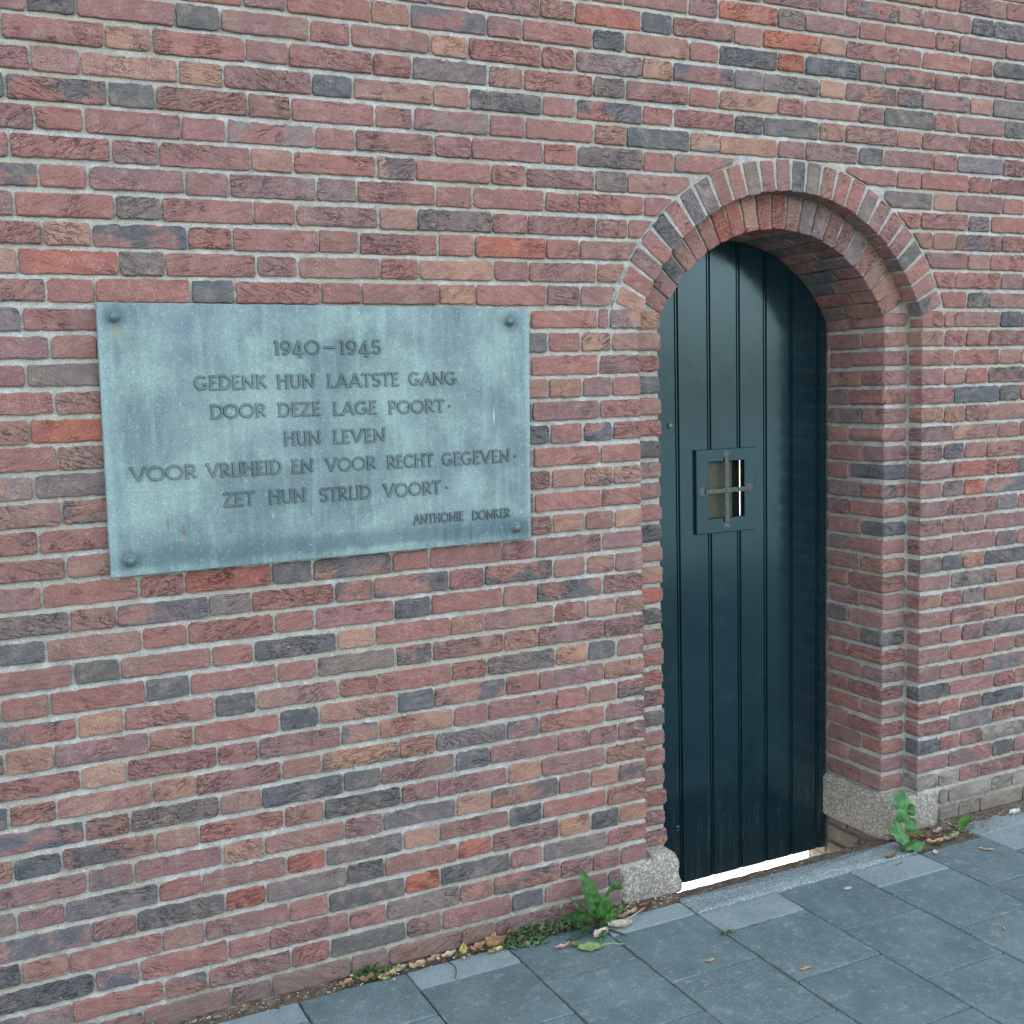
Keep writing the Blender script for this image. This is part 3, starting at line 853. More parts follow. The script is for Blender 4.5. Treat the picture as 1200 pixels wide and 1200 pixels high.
# ------------------------------------------------------------------ door
door = bpy.data.objects.new('plank_door', None); col.objects.link(door); door.location = (XI, .34, -.158)
tag(door, 'dark blue-green round-topped wooden door of upright boards with a small barred hatch', 'door')
YD = .338; ZB = -.153
HX0, HX1, HZ0, HZ1 = 1.726, 1.879, G - 1.378, G - 1.183
PX1 = 1.922
gr = [1.3665, 1.492, 1.6135, 1.7455, 1.870, 1.986, 2.1015, 2.2245, 2.2615]
def ztop(x):
    d = (RI - .007) ** 2 - (x - XI) ** 2
    return ZI + (math.sqrt(d) if d > 0 else 0)
def seg(g, x0, x1, z0, z1f, first=True, last=True):
    if x1 - x0 < .003: return
    cs = [(x0, YD + .037)]
    if first: cs += [(x0, YD + .006), (x0 + .0025, YD)]
    else: cs += [(x0, YD)]
    n = max(1, round((x1 - x0) / .03))
    xe = x1 - (.0125 if last else 0)
    for i in range(1, n): cs.append((x0 + (xe - x0) * i / n, YD))
    if last: cs += [(x1 - .0125, YD), (x1 - .0105, YD + .007), (x1 - .0085, YD + .007), (x1 - .0068, YD + .0004), (x1 - .0028, YD + .0004), (x1 - .0008, YD + .007), (x1, YD + .012), (x1 + .0065, YD + .012), (x1 + .0065, YD + .020), (x1, YD + .020), (x1, YD + .037)]
    else: cs += [(x1, YD), (x1, YD + .037)]
    V = []
    for x, y in cs: V += [(x, y, z0), (x, y, z1f(x))]
    F = [(2 * i, 2 * i + 2, 2 * i + 3, 2 * i + 1) for i in range(len(cs) - 1)]
    F.append(tuple(2 * i for i in range(len(cs)))); F.append(tuple(2 * i + 1 for i in reversed(range(len(cs)))))
    F.append((0, 1, 2 * len(cs) - 1, 2 * len(cs) - 2))
    g.add(V, F)
for i in range(len(gr) - 1):
    x0, x1 = gr[i] - .0015, gr[i + 1] - .0040
    if i == len(gr) - 2: x1 = 2.2575
    g = Geo(); zt = lambda x: ztop(min(max(x, IL + .008), IR - .008))
    last = i < len(gr) - 2
    if x1 > HX0 and x0 < PX1:
        seg(g, x0, x1, ZB, lambda x: HZ0, True, last)
        seg(g, x0, x1, HZ1, zt, True, last)
        if x0 < HX0: seg(g, x0, HX0, HZ0, lambda x: HZ1, True, False)
        if x1 > PX1: seg(g, PX1, x1, HZ0, lambda x: HZ1, False, last)
    else: seg(g, x0, x1, ZB, zt, True, last)
    o = g.obj('plank', M_DOOR, door, (0, 0, 0))
def child(g, name, mat, par, pos=None):
    """part of a placed thing: keep world geometry, origin at pos"""
    pos = pos or tuple(sum(v[k] for v in g.v) / len(g.v) for k in range(3))
    o = g.obj(name, mat, par, pos)
    return o
# dark frame added behind the boards to stop sun leaking past their edges
g = Geo()
AF = path(IL, IR, XI, ZI, RI, .05, .03, -.152); BF = path(IL, IR, XI, ZI, RI, -.012, .03, -.152)
for ya, yb, P1, P2 in ((YD + .036, YD + .036, AF, BF), (YD + .036, YD + .10, BF, BF), (YD + .10, YD + .10, BF, AF)):
    V = []
    for p, q in zip(P1, P2): V += [(p[0], ya, p[1]), (q[0], yb, q[1])]
    g.add(V, [(2 * i, 2 * i + 1, 2 * i + 3, 2 * i + 2) for i in range(len(P1) - 1)])
child(g, 'light_stop_frame', M_DARK, door)
# hatch
hf = Geo()
FX0, FX1, FZ0, FZ1 = 1.673, 1.927, G - 1.4305, G - 1.1384
ya, yb = .3255, YD - .0008
bv = .0022
def rect(x0, x1, z0, z1, y): return [(x0, y, z0), (x1, y, z0), (x1, y, z1), (x0, y, z1)]
V = rect(FX0, FX1, FZ0, FZ1, yb) + rect(FX0, FX1, FZ0, FZ1, ya + bv) + rect(FX0 + bv, FX1 - bv, FZ0 + bv, FZ1 - bv, ya) + rect(HX0 - bv, HX1 + bv, HZ0 - bv, HZ1 + bv, ya) + rect(HX0, HX1, HZ0, HZ1, ya + bv) + rect(HX0, HX1, HZ0, HZ1, YD)
F = [(4 * k + i, 4 * k + (i + 1) % 4, 4 * k + 4 + (i + 1) % 4, 4 * k + 4 + i) for k in range(5) for i in range(4)]
hf.add(V, F)
hatch = child(hf, 'hatch_frame', M_DOOR, door)
def disc(g, x, y, z, r, h, n=14, dome=.35, **k):
    V = [(x + r * math.cos(6.2832 * i / n), y, z + r * math.sin(6.2832 * i / n)) for i in range(n)]
    V += [(x + r * .96 * math.cos(6.2832 * i / n), y - h * .55, z + r * .96 * math.sin(6.2832 * i / n)) for i in range(n)]
    V += [(x + r * .62 * math.cos(6.2832 * i / n), y - h * .9, z + r * .62 * math.sin(6.2832 * i / n)) for i in range(n)]
    V.append((x, y - h, z))
    F = [(k_ * n + i, k_ * n + (i + 1) % n, (k_ + 1) * n + (i + 1) % n, (k_ + 1) * n + i) for k_ in range(2) for i in range(n)]
    F += [(2 * n + i, 2 * n + (i + 1) % n, 3 * n) for i in range(n)]
    g.add(V, F, smooth=True, **k)
BXm, BZm = 1.799, G - 1.283
g = Geo()
slab(g, [(BXm - .0085, HZ0 - .018), (BXm + .0075, HZ0 - .018), (BXm + .0080, HZ1 + .018), (BXm - .0080, HZ1 + .018)], .3195, .0045, .0010, .0022, .0011, 34)
disc(g, BXm - .001, .3258, HZ1 + .022, .0165, .0036); disc(g, BXm, .3258, HZ0 - .030, .0155, .0036)
b1 = child(g, 'vertical_bar', M_IRON, hatch)
b1.parent = hatch
g = Geo()
slab(g, [(HX0 - .02, BZm - .0085), (HX1 + .016, BZm - .0070), (HX1 + .016, BZm + .0080), (HX0 - .02, BZm + .0075)], .3150, .0042, .0010, .0022, .0011, 34)
disc(g, HX0 - .030, .3258, BZm - .002, .0175, .0040); disc(g, HX1 + .020, .3258, BZm + .002, .0170, .0040)
b2 = child(g, 'horizontal_bar', M_IRON, hatch)
for (x, z) in ((BXm - .001, HZ1 + .022), (BXm, HZ0 - .030), (HX0 - .030, BZm - .002), (HX1 + .020, BZm + .002)):
    g = Geo(); disc(g, x, .3224, z, .0055, .0028, 6); child(g, 'screw', M_BOLT, hatch)
g = Geo(); disc(g, BXm, .3152, BZm, .0042, .0030, 8); child(g, 'rivet', M_BOLT, hatch)
for o_ in hatch.children:
    o_.location = Vector(o_.location) - hatch.location
g = Geo(); box(g, 1.700, 1.838, YD + .008, YD + .014, HZ0 - .02, HZ1 + .02); child(g, 'shutter', M_PANEL, door)
g = Geo()
for args in ((1.69, 1.8945,   .3765, .383, HZ0 - .03, HZ1 + .03), (1.9020, 1.97,   .3765, .383, HZ0 - .03, HZ1 + .03), (1.8945, 1.9020, .3768, .3825, G - 1.288, G - 1.283), (1.8945, 1.9020, .3768, .3825, G - 1.206, G - 1.203)):
    box(g, *args)
child(g, 'hatch_box', M_DARK, door)
g = Geo(); disc(g, 1.5755, YD, G - 1.0515, .0100, .009, 12); child(g, 'stud', M_BOLT, door)
g = Geo(); disc(g, 1.588, YD, G - 2.46, .011, .006, 10); child(g, 'stud', M_DOOR, door)
for o_ in door.children:
    o_.location = Vector(o_.location) - door.location

# ------------------------------------------------------------------ plaque
g = Geo()
slab(g, [(-.2863, G - 1.3345), (.8515, G - 1.3350), (.8635, G - .6905), (-.2797, G - .6795)], -.026, .020, .0022, .003, .0007, 40)
plaque = g.obj('memorial_plaque', M_PATINA, None, (.29, -.016, G - 1.335))
tag(plaque, 'large blue-green patinated bronze plaque with raised Dutch text bolted to the brick wall', 'plaque')
def arc(cx, cy, rx, ry, a0, a1, n=14):
    return [(cx + rx * math.cos(math.radians(a0 + (a1 - a0) * i / n)), cy + ry * math.sin(math.radians(a0 + (a1 - a0) * i / n))) for i in range(n + 1)]
SF = .11
def sf(x, y): return [(x - SF, y), (x + SF, y)]
FONT = {
 'A': (.86, [[(.05, 0), (.46, 1)], [(.46, 1), (.82, 0)], [(.17, .30), (.71, .30)], sf(.05, .03), sf(.80, .03)]),
 'C': (.80, [arc(.46, .5, .42, .47, 48, 318)]),
 'D': (.82, [[(.12, 0), (.12, 1)], [(.0, .97)] + [(.30, .97)] + arc(.32, .5, .46, .47, 90, -90) + [(.0, .03)]]),
 'E': (.56, [[(.12, 0), (.12, 1)], [(.0, .97), (.50, .97)], [(.12, .54), (.44, .54)], [(.0, .03), (.54, .03)]]),
 'G': (.90, [arc(.46, .5, .42, .47, 48, 345), [(.50, .40), (.90, .40)], [(.84, .40), (.84, .12)]]),
 'H': (.86, [[(.12, 0), (.12, 1)], [(.72, 0), (.72, 1)], [(.12, .60), (.72, .60)], sf(.12, .03), sf(.72, .03), sf(.12, .97), sf(.72, .97)]),
 'I': (.26, [[(.13, 0), (.13, 1)], sf(.13, .03), sf(.13, .97)]),
 'J': (.40, [[(.30, 1), (.30, .14), (.20, .0), (.02, .0)], sf(.30, .97)]),
 'K': (.74, [[(.12, 0), (.12, 1)], [(.62, .98), (.14, .52)], [(.24, .60), (.70, .02)], sf(.12, .03), sf(.12, .97)]),
 'L': (.54, [[(.12, 0), (.12, 1)], [(.0, .03), (.52, .03)], sf(.12, .97)]),
 'N': (.90, [[(.12, 0), (.12, 1)], [(.06, .97), (.76, .03)], [(.78, 0), (.78, 1)], sf(.12, .03), sf(.78, .97)]),
 'O': (.98, [arc(.48, .5, .45, .47, 90, 450, 24)]),
 'P': (.62, [[(.12, 0), (.12, 1)], [(.0, .97), (.32, .97)] + arc(.34, .73, .24, .24, 90, -90, 8) + [(.12, .49)], sf(.12, .03)]),
 'R': (.72, [[(.12, 0), (.12, 1)], [(.0, .97), (.32, .97)] + arc(.34, .73, .24, .24, 90, -90, 8) + [(.12, .49)], [(.30, .49), (.66, .03)], sf(.12, .03)]),
 'S': (.58, [arc(.29, .74, .22, .23, 30, 250, 9) + arc(.29, .27, .24, .25, 75, -160, 10)]),
 'T': (.66, [[(.33, 0), (.33, 1)], [(.0, .97), (.66, .97)], sf(.33, .03), [(.02, .97), (.02, .86)], [(.64, .97), (.64, .86)]]),
 'U': (.78, [[(.12, 1), (.12, .35)] + arc(.39, .33, .27, .31, 180, 360, 10) + [(.66, 1)], sf(.12, .97), sf(.66, .97)]),
 'V': (.88, [[(.06, 1), (.44, 0)], [(.44, 0), (.82, 1)], sf(.06, .97), sf(.82, .97)]),
 'Z': (.66, [[(.04, .97), (.60, .97)], [(.60, .97), (.04, .03)], [(.04, .03), (.64, .03)], [(.05, .97), (.05, .86)]]),
 '0': (.98, [arc(.48, .5, .45, .47, 90, 450, 24)]),
 '1': (.34, [[(.20, 0), (.20, 1)], [(.20, .98), (.04, .88)], sf(.20, .03)]),
 '9': (.72, [arc(.37, .66, .29, .30, -60, 300, 18), [(.64, .66), (.60, .30), (.42, .06), (.16, .02)]]),
 '4': (.78, [[(.50, -.22), (.50, 1)], [(.48, .98), (.06, .10)], [(.04, .08), (.74, .08)], sf(.50, -.19)]),
 '5': (.66, [[(.54, .97), (.16, .97), (.14, .56)] + arc(.32, .30, .27, .28, 120, -150, 12)]),
 '-': (.90, [[(.0, .5), (.9, .5)]]),
}
def glyph(ch, x, z, sx, h, y, w):
    g = Geo()
    for k, st in enumerate(FONT[ch][1]):
        pts = [Vector((x + p[0] * sx, z + p[1] * h)) for p in st]
        n = len(pts); L1 = []; L2 = []
        closed = (pts[0] - pts[-1]).length < 1e-4
        for i in range(n):
            if closed: d0 = pts[i] - pts[i - 1 if i else n - 2]; d1 = pts[(i + 1) if i < n - 1 else 1] - pts[i]
            else: d0 = pts[i] - pts[max(0, i - 1)]; d1 = pts[min(n - 1, i + 1)] - pts[i]
            if d0.length < 1e-6: d0 = d1
            if d1.length < 1e-6: d1 = d0
            d = (d0.normalized() + d1.normalized())
            if d.length < 1e-6: d = d0
            d = d.normalized(); nn = Vector((-d.y, d.x)) * w / 2 / max(.6, abs(d.dot(d0.normalized())))
            L1.append(pts[i] + nn); L2.append(pts[i] - nn)
        yt = y - .0040 - k * .00006; ym = yt + .0008
        V = []
        for a_, b_ in zip(L1, L2):
            c_ = (a_ + b_) / 2
            V += [(a_.x, y + .001, a_.y), (c_.x + (a_.x - c_.x) * .9, ym, c_.y + (a_.y - c_.y) * .9), (c_.x + (a_.x - c_.x) * .55, yt, c_.y + (a_.y - c_.y) * .55),
                  (c_.x + (b_.x - c_.x) * .55, yt, c_.y + (b_.y - c_.y) * .55), (c_.x + (b_.x - c_.x) * .9, ym, c_.y + (b_.y - c_.y) * .9), (b_.x, y + .001, b_.y)]
        F = [(6 * i + j, 6 * i + j + 1, 6 * i + 7 + j, 6 * i + 6 + j) for i in range(n - 1) for j in range(5)]
        F += [(5, 4, 3, 2, 1, 0), tuple(6 * (n - 1) + j for j in range(6))]
        n0 = len(g.v); g.add(V, F)
        for i in range(n):
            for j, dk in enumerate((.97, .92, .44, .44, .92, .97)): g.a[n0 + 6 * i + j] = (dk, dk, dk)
    return g
WORDS = [('1940', .137, .256, 1.725, .034), ('-', .268, .297, 1.724, .034), ('1945', .309, .423, 1.724, .034),
 ('GEDENK', -.064, .115, 1.641, .033), ('HUN', .141, .239, 1.640, .033), ('LAATSTE', .273, .469, 1.639, .033), ('GANG', .498, .634, 1.639, .033),
 ('DOOR', -.029, .109, 1.570, .033), ('DEZE', .140, .251, 1.569, .033), ('LAGE', .285, .404, 1.567, .033), ('POORT', .437, .596, 1.565, .033),
 ('HUN', .152, .248, 1.495, .0335), ('LEVEN', .282, .425, 1.494, .0335),
 ('VOOR', -.227, -.070, 1.426, .0335), ('VRIJHEID', -.046, .141, 1.425, .0335), ('EN', .168, .226, 1.424, .0335), ('VOOR', .258, .396, 1.422, .0335), ('RECHT', .427, .559, 1.421, .0335), ('GEGEVEN', .586, .790, 1.420, .0335),
 ('ZET', -.009, .068, 1.350, .034), ('HUN', .106, .202, 1.349, .034), ('STRIJD', .239, .378, 1.346, .034), ('VOORT', .414, .578, 1.345, .034),
 ('ANTHONIE', .496, .644, 1.262, .0245), ('DONKER', .670, .786, 1.260, .0245)]
LM = {}
for (wd, x0, x1, zc, h) in WORDS:
    gap = .10
    tot = sum(FONT[c][0] for c in wd) + gap * (len(wd) - 1)
    s = (x1 - x0) / tot
    x = x0
    for ch in wd:
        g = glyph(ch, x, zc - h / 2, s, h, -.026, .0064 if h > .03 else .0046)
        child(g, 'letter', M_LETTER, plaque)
        x += (FONT[ch][0] + gap) * s
for (x, z) in ((.612, 1.563), (.806, 1.417), (.596, 1.343), (.4895, 1.5645)):
    g = Geo(); disc(g, x, -.0262, z, .0042 if z != 1.5645 else .003, .004, 10); child(g, 'full_stop' if z != 1.5645 else 'rivet', M_LETTER, plaque)
for (x, z) in ((-.243, G - .713), (.800, G - .7245), (.804, G - 1.2985), (-.2405, G - 1.296)):
    g = Geo()
    disc(g, x, -.026, z, .0165, .0035, 16); disc(g, x, -.0285, z, .0118, .014, 12)
    child(g, 'bolt', M_BOLT, plaque)
for o_ in plaque.children:
    o_.location = Vector(o_.location) - plaque.location

# ------------------------------------------------------------------ weeds and leaves
GA, GB = lin((52, 92, 44)), lin((88, 130, 62))
def blade(base, mid, tip, width, a=GA, b=GB, fold=.25, n=9, side=None, shape='lance', cup=0.0, m=0.0):
    """a leaf: quadratic curve base-mid-tip, folded along its midrib"""
    g = Geo(); base, mid, tip = Vector(base), Vector(mid), Vector(tip)
    V = []
    for i in range(n + 1):
        t_ = i / n
        p = base * (1 - t_) ** 2 + mid * 2 * t_ * (1 - t_) + tip * t_ ** 2
        d = ((mid - base) * (1 - t_) + (tip - mid) * t_).normalized()
        s_ = Vector(side) if side else d.cross(Vector((0, 0, 1)))
        if s_.length < .05: s_ = Vector((1, -.3, 0))
        s_ = (s_ - d * s_.dot(d)).normalized(); nn = s_.cross(d)
        if shape == 'lance': wv = math.sin(math.pi * min(1, .06 + t_ ** 1.15 * .94)) ** .75
        elif shape == 'round': wv = math.sqrt(max(0, 1 - (2 * t_ - 1) ** 2)) if t_ > .04 else .15
        else: wv = .14 if t_ < .25 else math.sqrt(max(0, 1 - ((t_ - .625) / .385) ** 2))
        wv = max(wv, .06) * width / 2
        for q in (-1, -.55, 0, .55, 1):
            r_ = wv * q * (1 + .10 * math.sin(i * 2.6 + q * 3 + m))
            V.append(p + s_ * r_ + nn * (abs(q) * wv * fold - cup * t_ * (1 - abs(q)) * .3 + .0018 * math.sin(i * 1.9 + q * 5 + m)))
    F = [(i * 5 + j, i * 5 + j + 1, i * 5 + 6 + j, i * 5 + 5 + j) for i in range(n) for j in range(4)]
    g.add([tuple(v) for v in V], F, a, b, m, True)
    return g
def plant(name, base, label, cat, group=None):
    o = bpy.data.objects.new(name, None); col.objects.link(o); o.location = base
    tag(o, label, cat, group)
    return o
def add_leaves(root, L, nm='leaf'):
    for g in L: child(g, nm, M_LEAF, root)
    for o_ in root.children: o_.location = Vector(o_.location) - root.location
bx, by = 1.028, -.062
root = plant('broadleaf_weed', (bx, by, 0), 'tall dark green weed with long pointed leaves at the wall foot left of the doorway', 'weed')
k = .0026
def pt(dx, dz, dy=0): return (bx + dx * k, by + dy, .004 + dz * k)
DG, DB = lin((44, 84, 40)), lin((82, 126, 66))
add_leaves(root, [
 blade(pt(0, 0), pt(-4, 28, .0), pt(-20, 70, .015), .048, DG, DB, .42, 12, (1, -.3, .3)),
 blade(pt(-2, 2), pt(-10, 14), pt(-37, 40, .02), .014, DG, DB, .3, 9, (1, -.6, .5)),
 blade(pt(0, 0), pt(0, 24, -.02), pt(9, 40, -.02), .034, DG, lin((70, 124, 54)), .35, 10, (1, -.4, 0)),
 blade(pt(7, 36, -.02), pt(16, 48, -.02), pt(30, 38, -.01), .036, DG, DB, .3, 9, (0, -.4, 1)),
 blade(pt(0, 0, -.01), pt(12, 6, -.03), pt(31, 21, -.03), .052, DG, lin((98, 138, 58)), .3, 10, (-.2, -.5, 1)),
 blade(pt(-4, 4), pt(-22, 24, .0), pt(-52, 20, .0), .050, DG, DB, .25, 10, (.1, -.7, 1)),
 blade(pt(-4, 0, -.01), pt(-24, 12, -.03), pt(-52, 1, -.045), .050, DG, DB, .25, 10, (.1, -1, .8)),
 blade(pt(-3, 0, 0), pt(-8, 18), pt(-12, 30), .030, DG, DB, .4, 8, (1, -.3, .1)),
 blade(pt(2, 0, -.01), pt(6, 16, -.02), pt(18, 24, -.02), .028, DG, DB, .4, 8, (.6, -.6, .6)),
 blade(pt(0, -2, -.02), pt(-10, 6, -.06), pt(-20, -2, -.09), .026, DG, DB, .3, 8, (1, 0, .3)),
 blade(pt(2, -2, -.02), pt(4, 4, -.06), pt(16, -2, -.10), .010, lin((60, 62, 40)), lin((90, 84, 56)), .3, 8, (1, 0, .1)),
])
st = [blade(pt(U(-8, 12), U(-1, 2), U(-.02, .02)), pt(U(-10, 14), U(4, 14), U(-.03, .03)), pt(U(-20, 24), U(0, 14), U(-.05, .02)), U(.003, .007), lin((86, 66, 50)), lin((120, 96, 72)), .3, 5) for _ in range(16)]
gg = Geo()
for s_ in st: gg.add(s_.v, s_.f, s_.a[0], s_.b[0], 0, True)
o = gg.obj('withered_stalks', M_LEAF, root); o.location = -Vector(root.location); tag(o, kind='stuff')

bx, by, k = 2.218, -.115, .0027
root = plant('round_leaved_weed', (bx, by, 0), 'light green weed with rounded leaves climbing the pale block right of the doorway', 'weed')
LG, LB = lin((52, 100, 54)), lin((88, 136, 78))
add_leaves(root, [
 blade(pt(4, 44, .055), pt(8, 56, .045), pt(10, 66, .075), .060, LG, LB, .15, 9, (1, -.3, .1), 'round'),
 blade(pt(10, 36, .05), pt(14, 44, .02), pt(22, 50, .055), .044, LG, LB, .2, 9, (.8, -.3, .5), 'round'),
 blade(pt(2, 30, .05), pt(2, 40, .02), pt(0, 48, .05), .044, LG, LB, .2, 9, (1, -.3, -.2), 'round'),
 blade(pt(8, 18, .035), pt(12, 26, .005), pt(18, 34, .04), .044, LG, LB, .2, 9, (.8, -.5, .3), 'round'),
 blade(pt(-4, 34, .05), pt(-8, 26, .02), pt(0, 14, .02), .040, DG, LB, .25, 9, (1, .2, .4), 'round'),
 blade(pt(-14, 28, .04), pt(-8, 18, .0), pt(6, 6, .0), .044, LG, LB, .25, 9, (1, .2, .6), 'lance'),
 blade(pt(2, 2, .02), pt(-6, 14, -.02), pt(-12, 5, -.02), .046, DG, LB, .2, 9, (.6, -1, .2), 'round'),
 blade(pt(4, 6, .02), pt(2, 18, -.03), pt(4, 3, -.045), .058, LG, LB, .25, 10, (1, 0, .1), 'round'),
 blade(pt(6, 6, .02), pt(16, 12, -.02), pt(20, 4, -.025), .046, DG, LB, .2, 9, (.6, 1, .2), 'round'),
 blade(pt(12, 8, .04), pt(20, 18, .01), pt(30, 12, .02), .044, lin((112, 150, 50)), lin((160, 176, 70)), .2, 9, (.3, -1, .7), 'round'),
 blade(pt(0, 0, .02), pt(2, 20, .04), pt(6, 50, .065), .004, LG, LB, .2, 6, (1, 0, 0)),
])
bx, by, k = 2.500, -.075, .0032
root = plant('single_leaf_weed', (bx, by, 0), 'small weed with one upright round green leaf in the dirt at the right wall foot', 'weed')
add_leaves(root, [
 blade(pt(0, 0), pt(8, 8, -.01), pt(17, 15, -.0), .052, lin((58, 110, 50)), lin((92, 140, 70)), .15, 10, (.4, -1, .6), 'round'),
 blade(pt(-2, 0), pt(-14, 8, .01), pt(-24, 17, .02), .012, lin((140, 140, 110)), lin((170, 164, 130)), .3, 7),
 blade(pt(-2, 0), pt(-10, 6, -.01), pt(-14, 12, .02), .010, lin((120, 130, 90)), lin((160, 158, 120)), .3, 7),
 blade(pt(-2, -1), pt(-8, 3, -.03), pt(-22, 4, -.03), .010, lin((110, 92, 70)), lin((140, 120, 92)), .3, 7),
])
def clump(name, cx, cy, rx, ry, n, hmax, sz, label, cat, a=GA, b=GB):
    g = Geo()
    for _ in range(n):
        x, y = cx + U(-rx, rx), cy + U(-ry, ry)
        h = U(.1, 1) * hmax * max(.25, 1 - abs(x - cx) / rx * .7)
        an = U(0, 6.283); d = U(.5, 1.2) * sz
        q = blade((x, y, h * .4), (x + math.cos(an) * d * .5, y + math.sin(an) * d * .4, h + .003), (x + math.cos(an) * d, y + math.sin(an) * d * .8, h * .8), d * U(.35, .6), a, b, .25, 4, None, 'lance', 0, U(0, 6))
        q_ = U(.75, 1.2)
        g.add(q.v, q.f, tuple(c * q_ for c in a), tuple(c * q_ for c in b), 0, True)
    o = g.obj(name, M_LEAF, None, (cx, cy, 0)); tag(o, label, cat, kind='stuff')
    return o
clump('low_weeds', .855, -.028, .13, .030, 120, .045, .026, 'dense mat of small green weeds along the wall foot beside the tall weed', 'weeds', lin((50, 82, 46)), lin((92, 124, 78)))
clump('low_weeds', .800, -.060, .035, .020, 26, .018, .024, 'low pale green rosette of weeds on the paving edge below the mat', 'weeds', lin((66, 104, 60)), lin((108, 142, 92)))
clump('low_weeds', .330, -.018, .050, .020, 36, .055, .022, 'sparse upright green weed among dry leaves on the left wall foot', 'weeds', lin((56, 96, 48)), lin((92, 132, 70)))
clump('low_weeds', -.265, -.012, .022, .012, 22, .05, .02, 'tiny bright green weed at the lower left corner of the wall', 'weeds', lin((60, 116, 48)), lin((104, 156, 70)))
clump('moss', 1.335, -.288, .022, .010, 26, .006, .010, 'small tuft of moss in the paving joint below the doorstep', 'moss', lin((66, 84, 40)), lin((106, 120, 60)))
clump('moss', 1.46, -.286, .05, .003, 14, .003, .006, 'thin moss line in the joint of the light half slab', 'moss', lin((96, 100, 60)), lin((130, 128, 84)))

TAN = ((150, 118, 88), (184, 154, 120)); WH = ((176, 164, 142), (204, 196, 178)); BR = ((112, 76, 58), (146, 104, 78)); YE = ((176, 164, 92), (206, 196, 130)); PG = ((108, 142, 84), (150, 176, 118))
def dry_leaf(x, y, L, W, rot, pal, label, curl=.6, name='fallen_leaf', z0=.0, stem=False, cat='leaf'):
    g = Geo(); nu, nv = 8, 6
    s1, s2, s3 = U(0, 6), U(0, 6), U(.6, 1.3)
    V = []
    for i in range(nu + 1):
        u = i / nu * 2 - 1
        hw = W / 2 * (max(0, 1 - u * u) ** .6) * (1 + .22 * math.sin(i * 2.1 + s1)) + .0006
        for j in range(nv + 1):
            v = j / nv * 2 - 1
            h = curl * (W * .35 * v * v + L * .16 * u * u * s3) + .0035 * curl * math.sin(u * 5 + s2 + v * 3)
            vv = v * hw * (1 - .35 * curl * abs(v))
            uu = u * L / 2 * (1 + .05 * math.sin(v * 4 + s1))
            V.append((x + uu * math.cos(rot) - vv * math.sin(rot), y + uu * math.sin(rot) + vv * math.cos(rot), z0 + .003 + max(-.002, h)))
    F = [(i * (nv + 1) + j, (i + 1) * (nv + 1) + j, (i + 1) * (nv + 1) + j + 1, i * (nv + 1) + j + 1) for i in range(nu) for j in range(nv)]
    g.add(V, F, lin(pal[0]), lin(pal[1]), 0, True)
    if stem:
        c, s = math.cos(rot), math.sin(rot)
        V = []
        for i in range(7):
            t_ = L / 2 + i * L * .18
            for q in (-1, 1): V.append((x + t_ * c - q * .0014 * s, y + t_ * s + q * .0014 * c + .004 * math.sin(i * .6), z0 + .005 + .002 * math.sin(i)))
            V.append((x + t_ * c, y + t_ * s + .004 * math.sin(i * .6), z0 + .008 + .002 * math.sin(i)))
        F = []
        for i in range(6):
            for a_, b_ in ((0, 2), (2, 1), (1, 0)): F.append((3 * i + a_, 3 * i + b_, 3 * i + 3 + b_, 3 * i + 3 + a_))
        g.add(V, F, lin(pal[0]), lin(pal[1]), 0, True)
    o = g.obj(name, M_LEAF, None, (x, y, z0)); tag(o, label, cat, 'fallen leaves on the pavement')
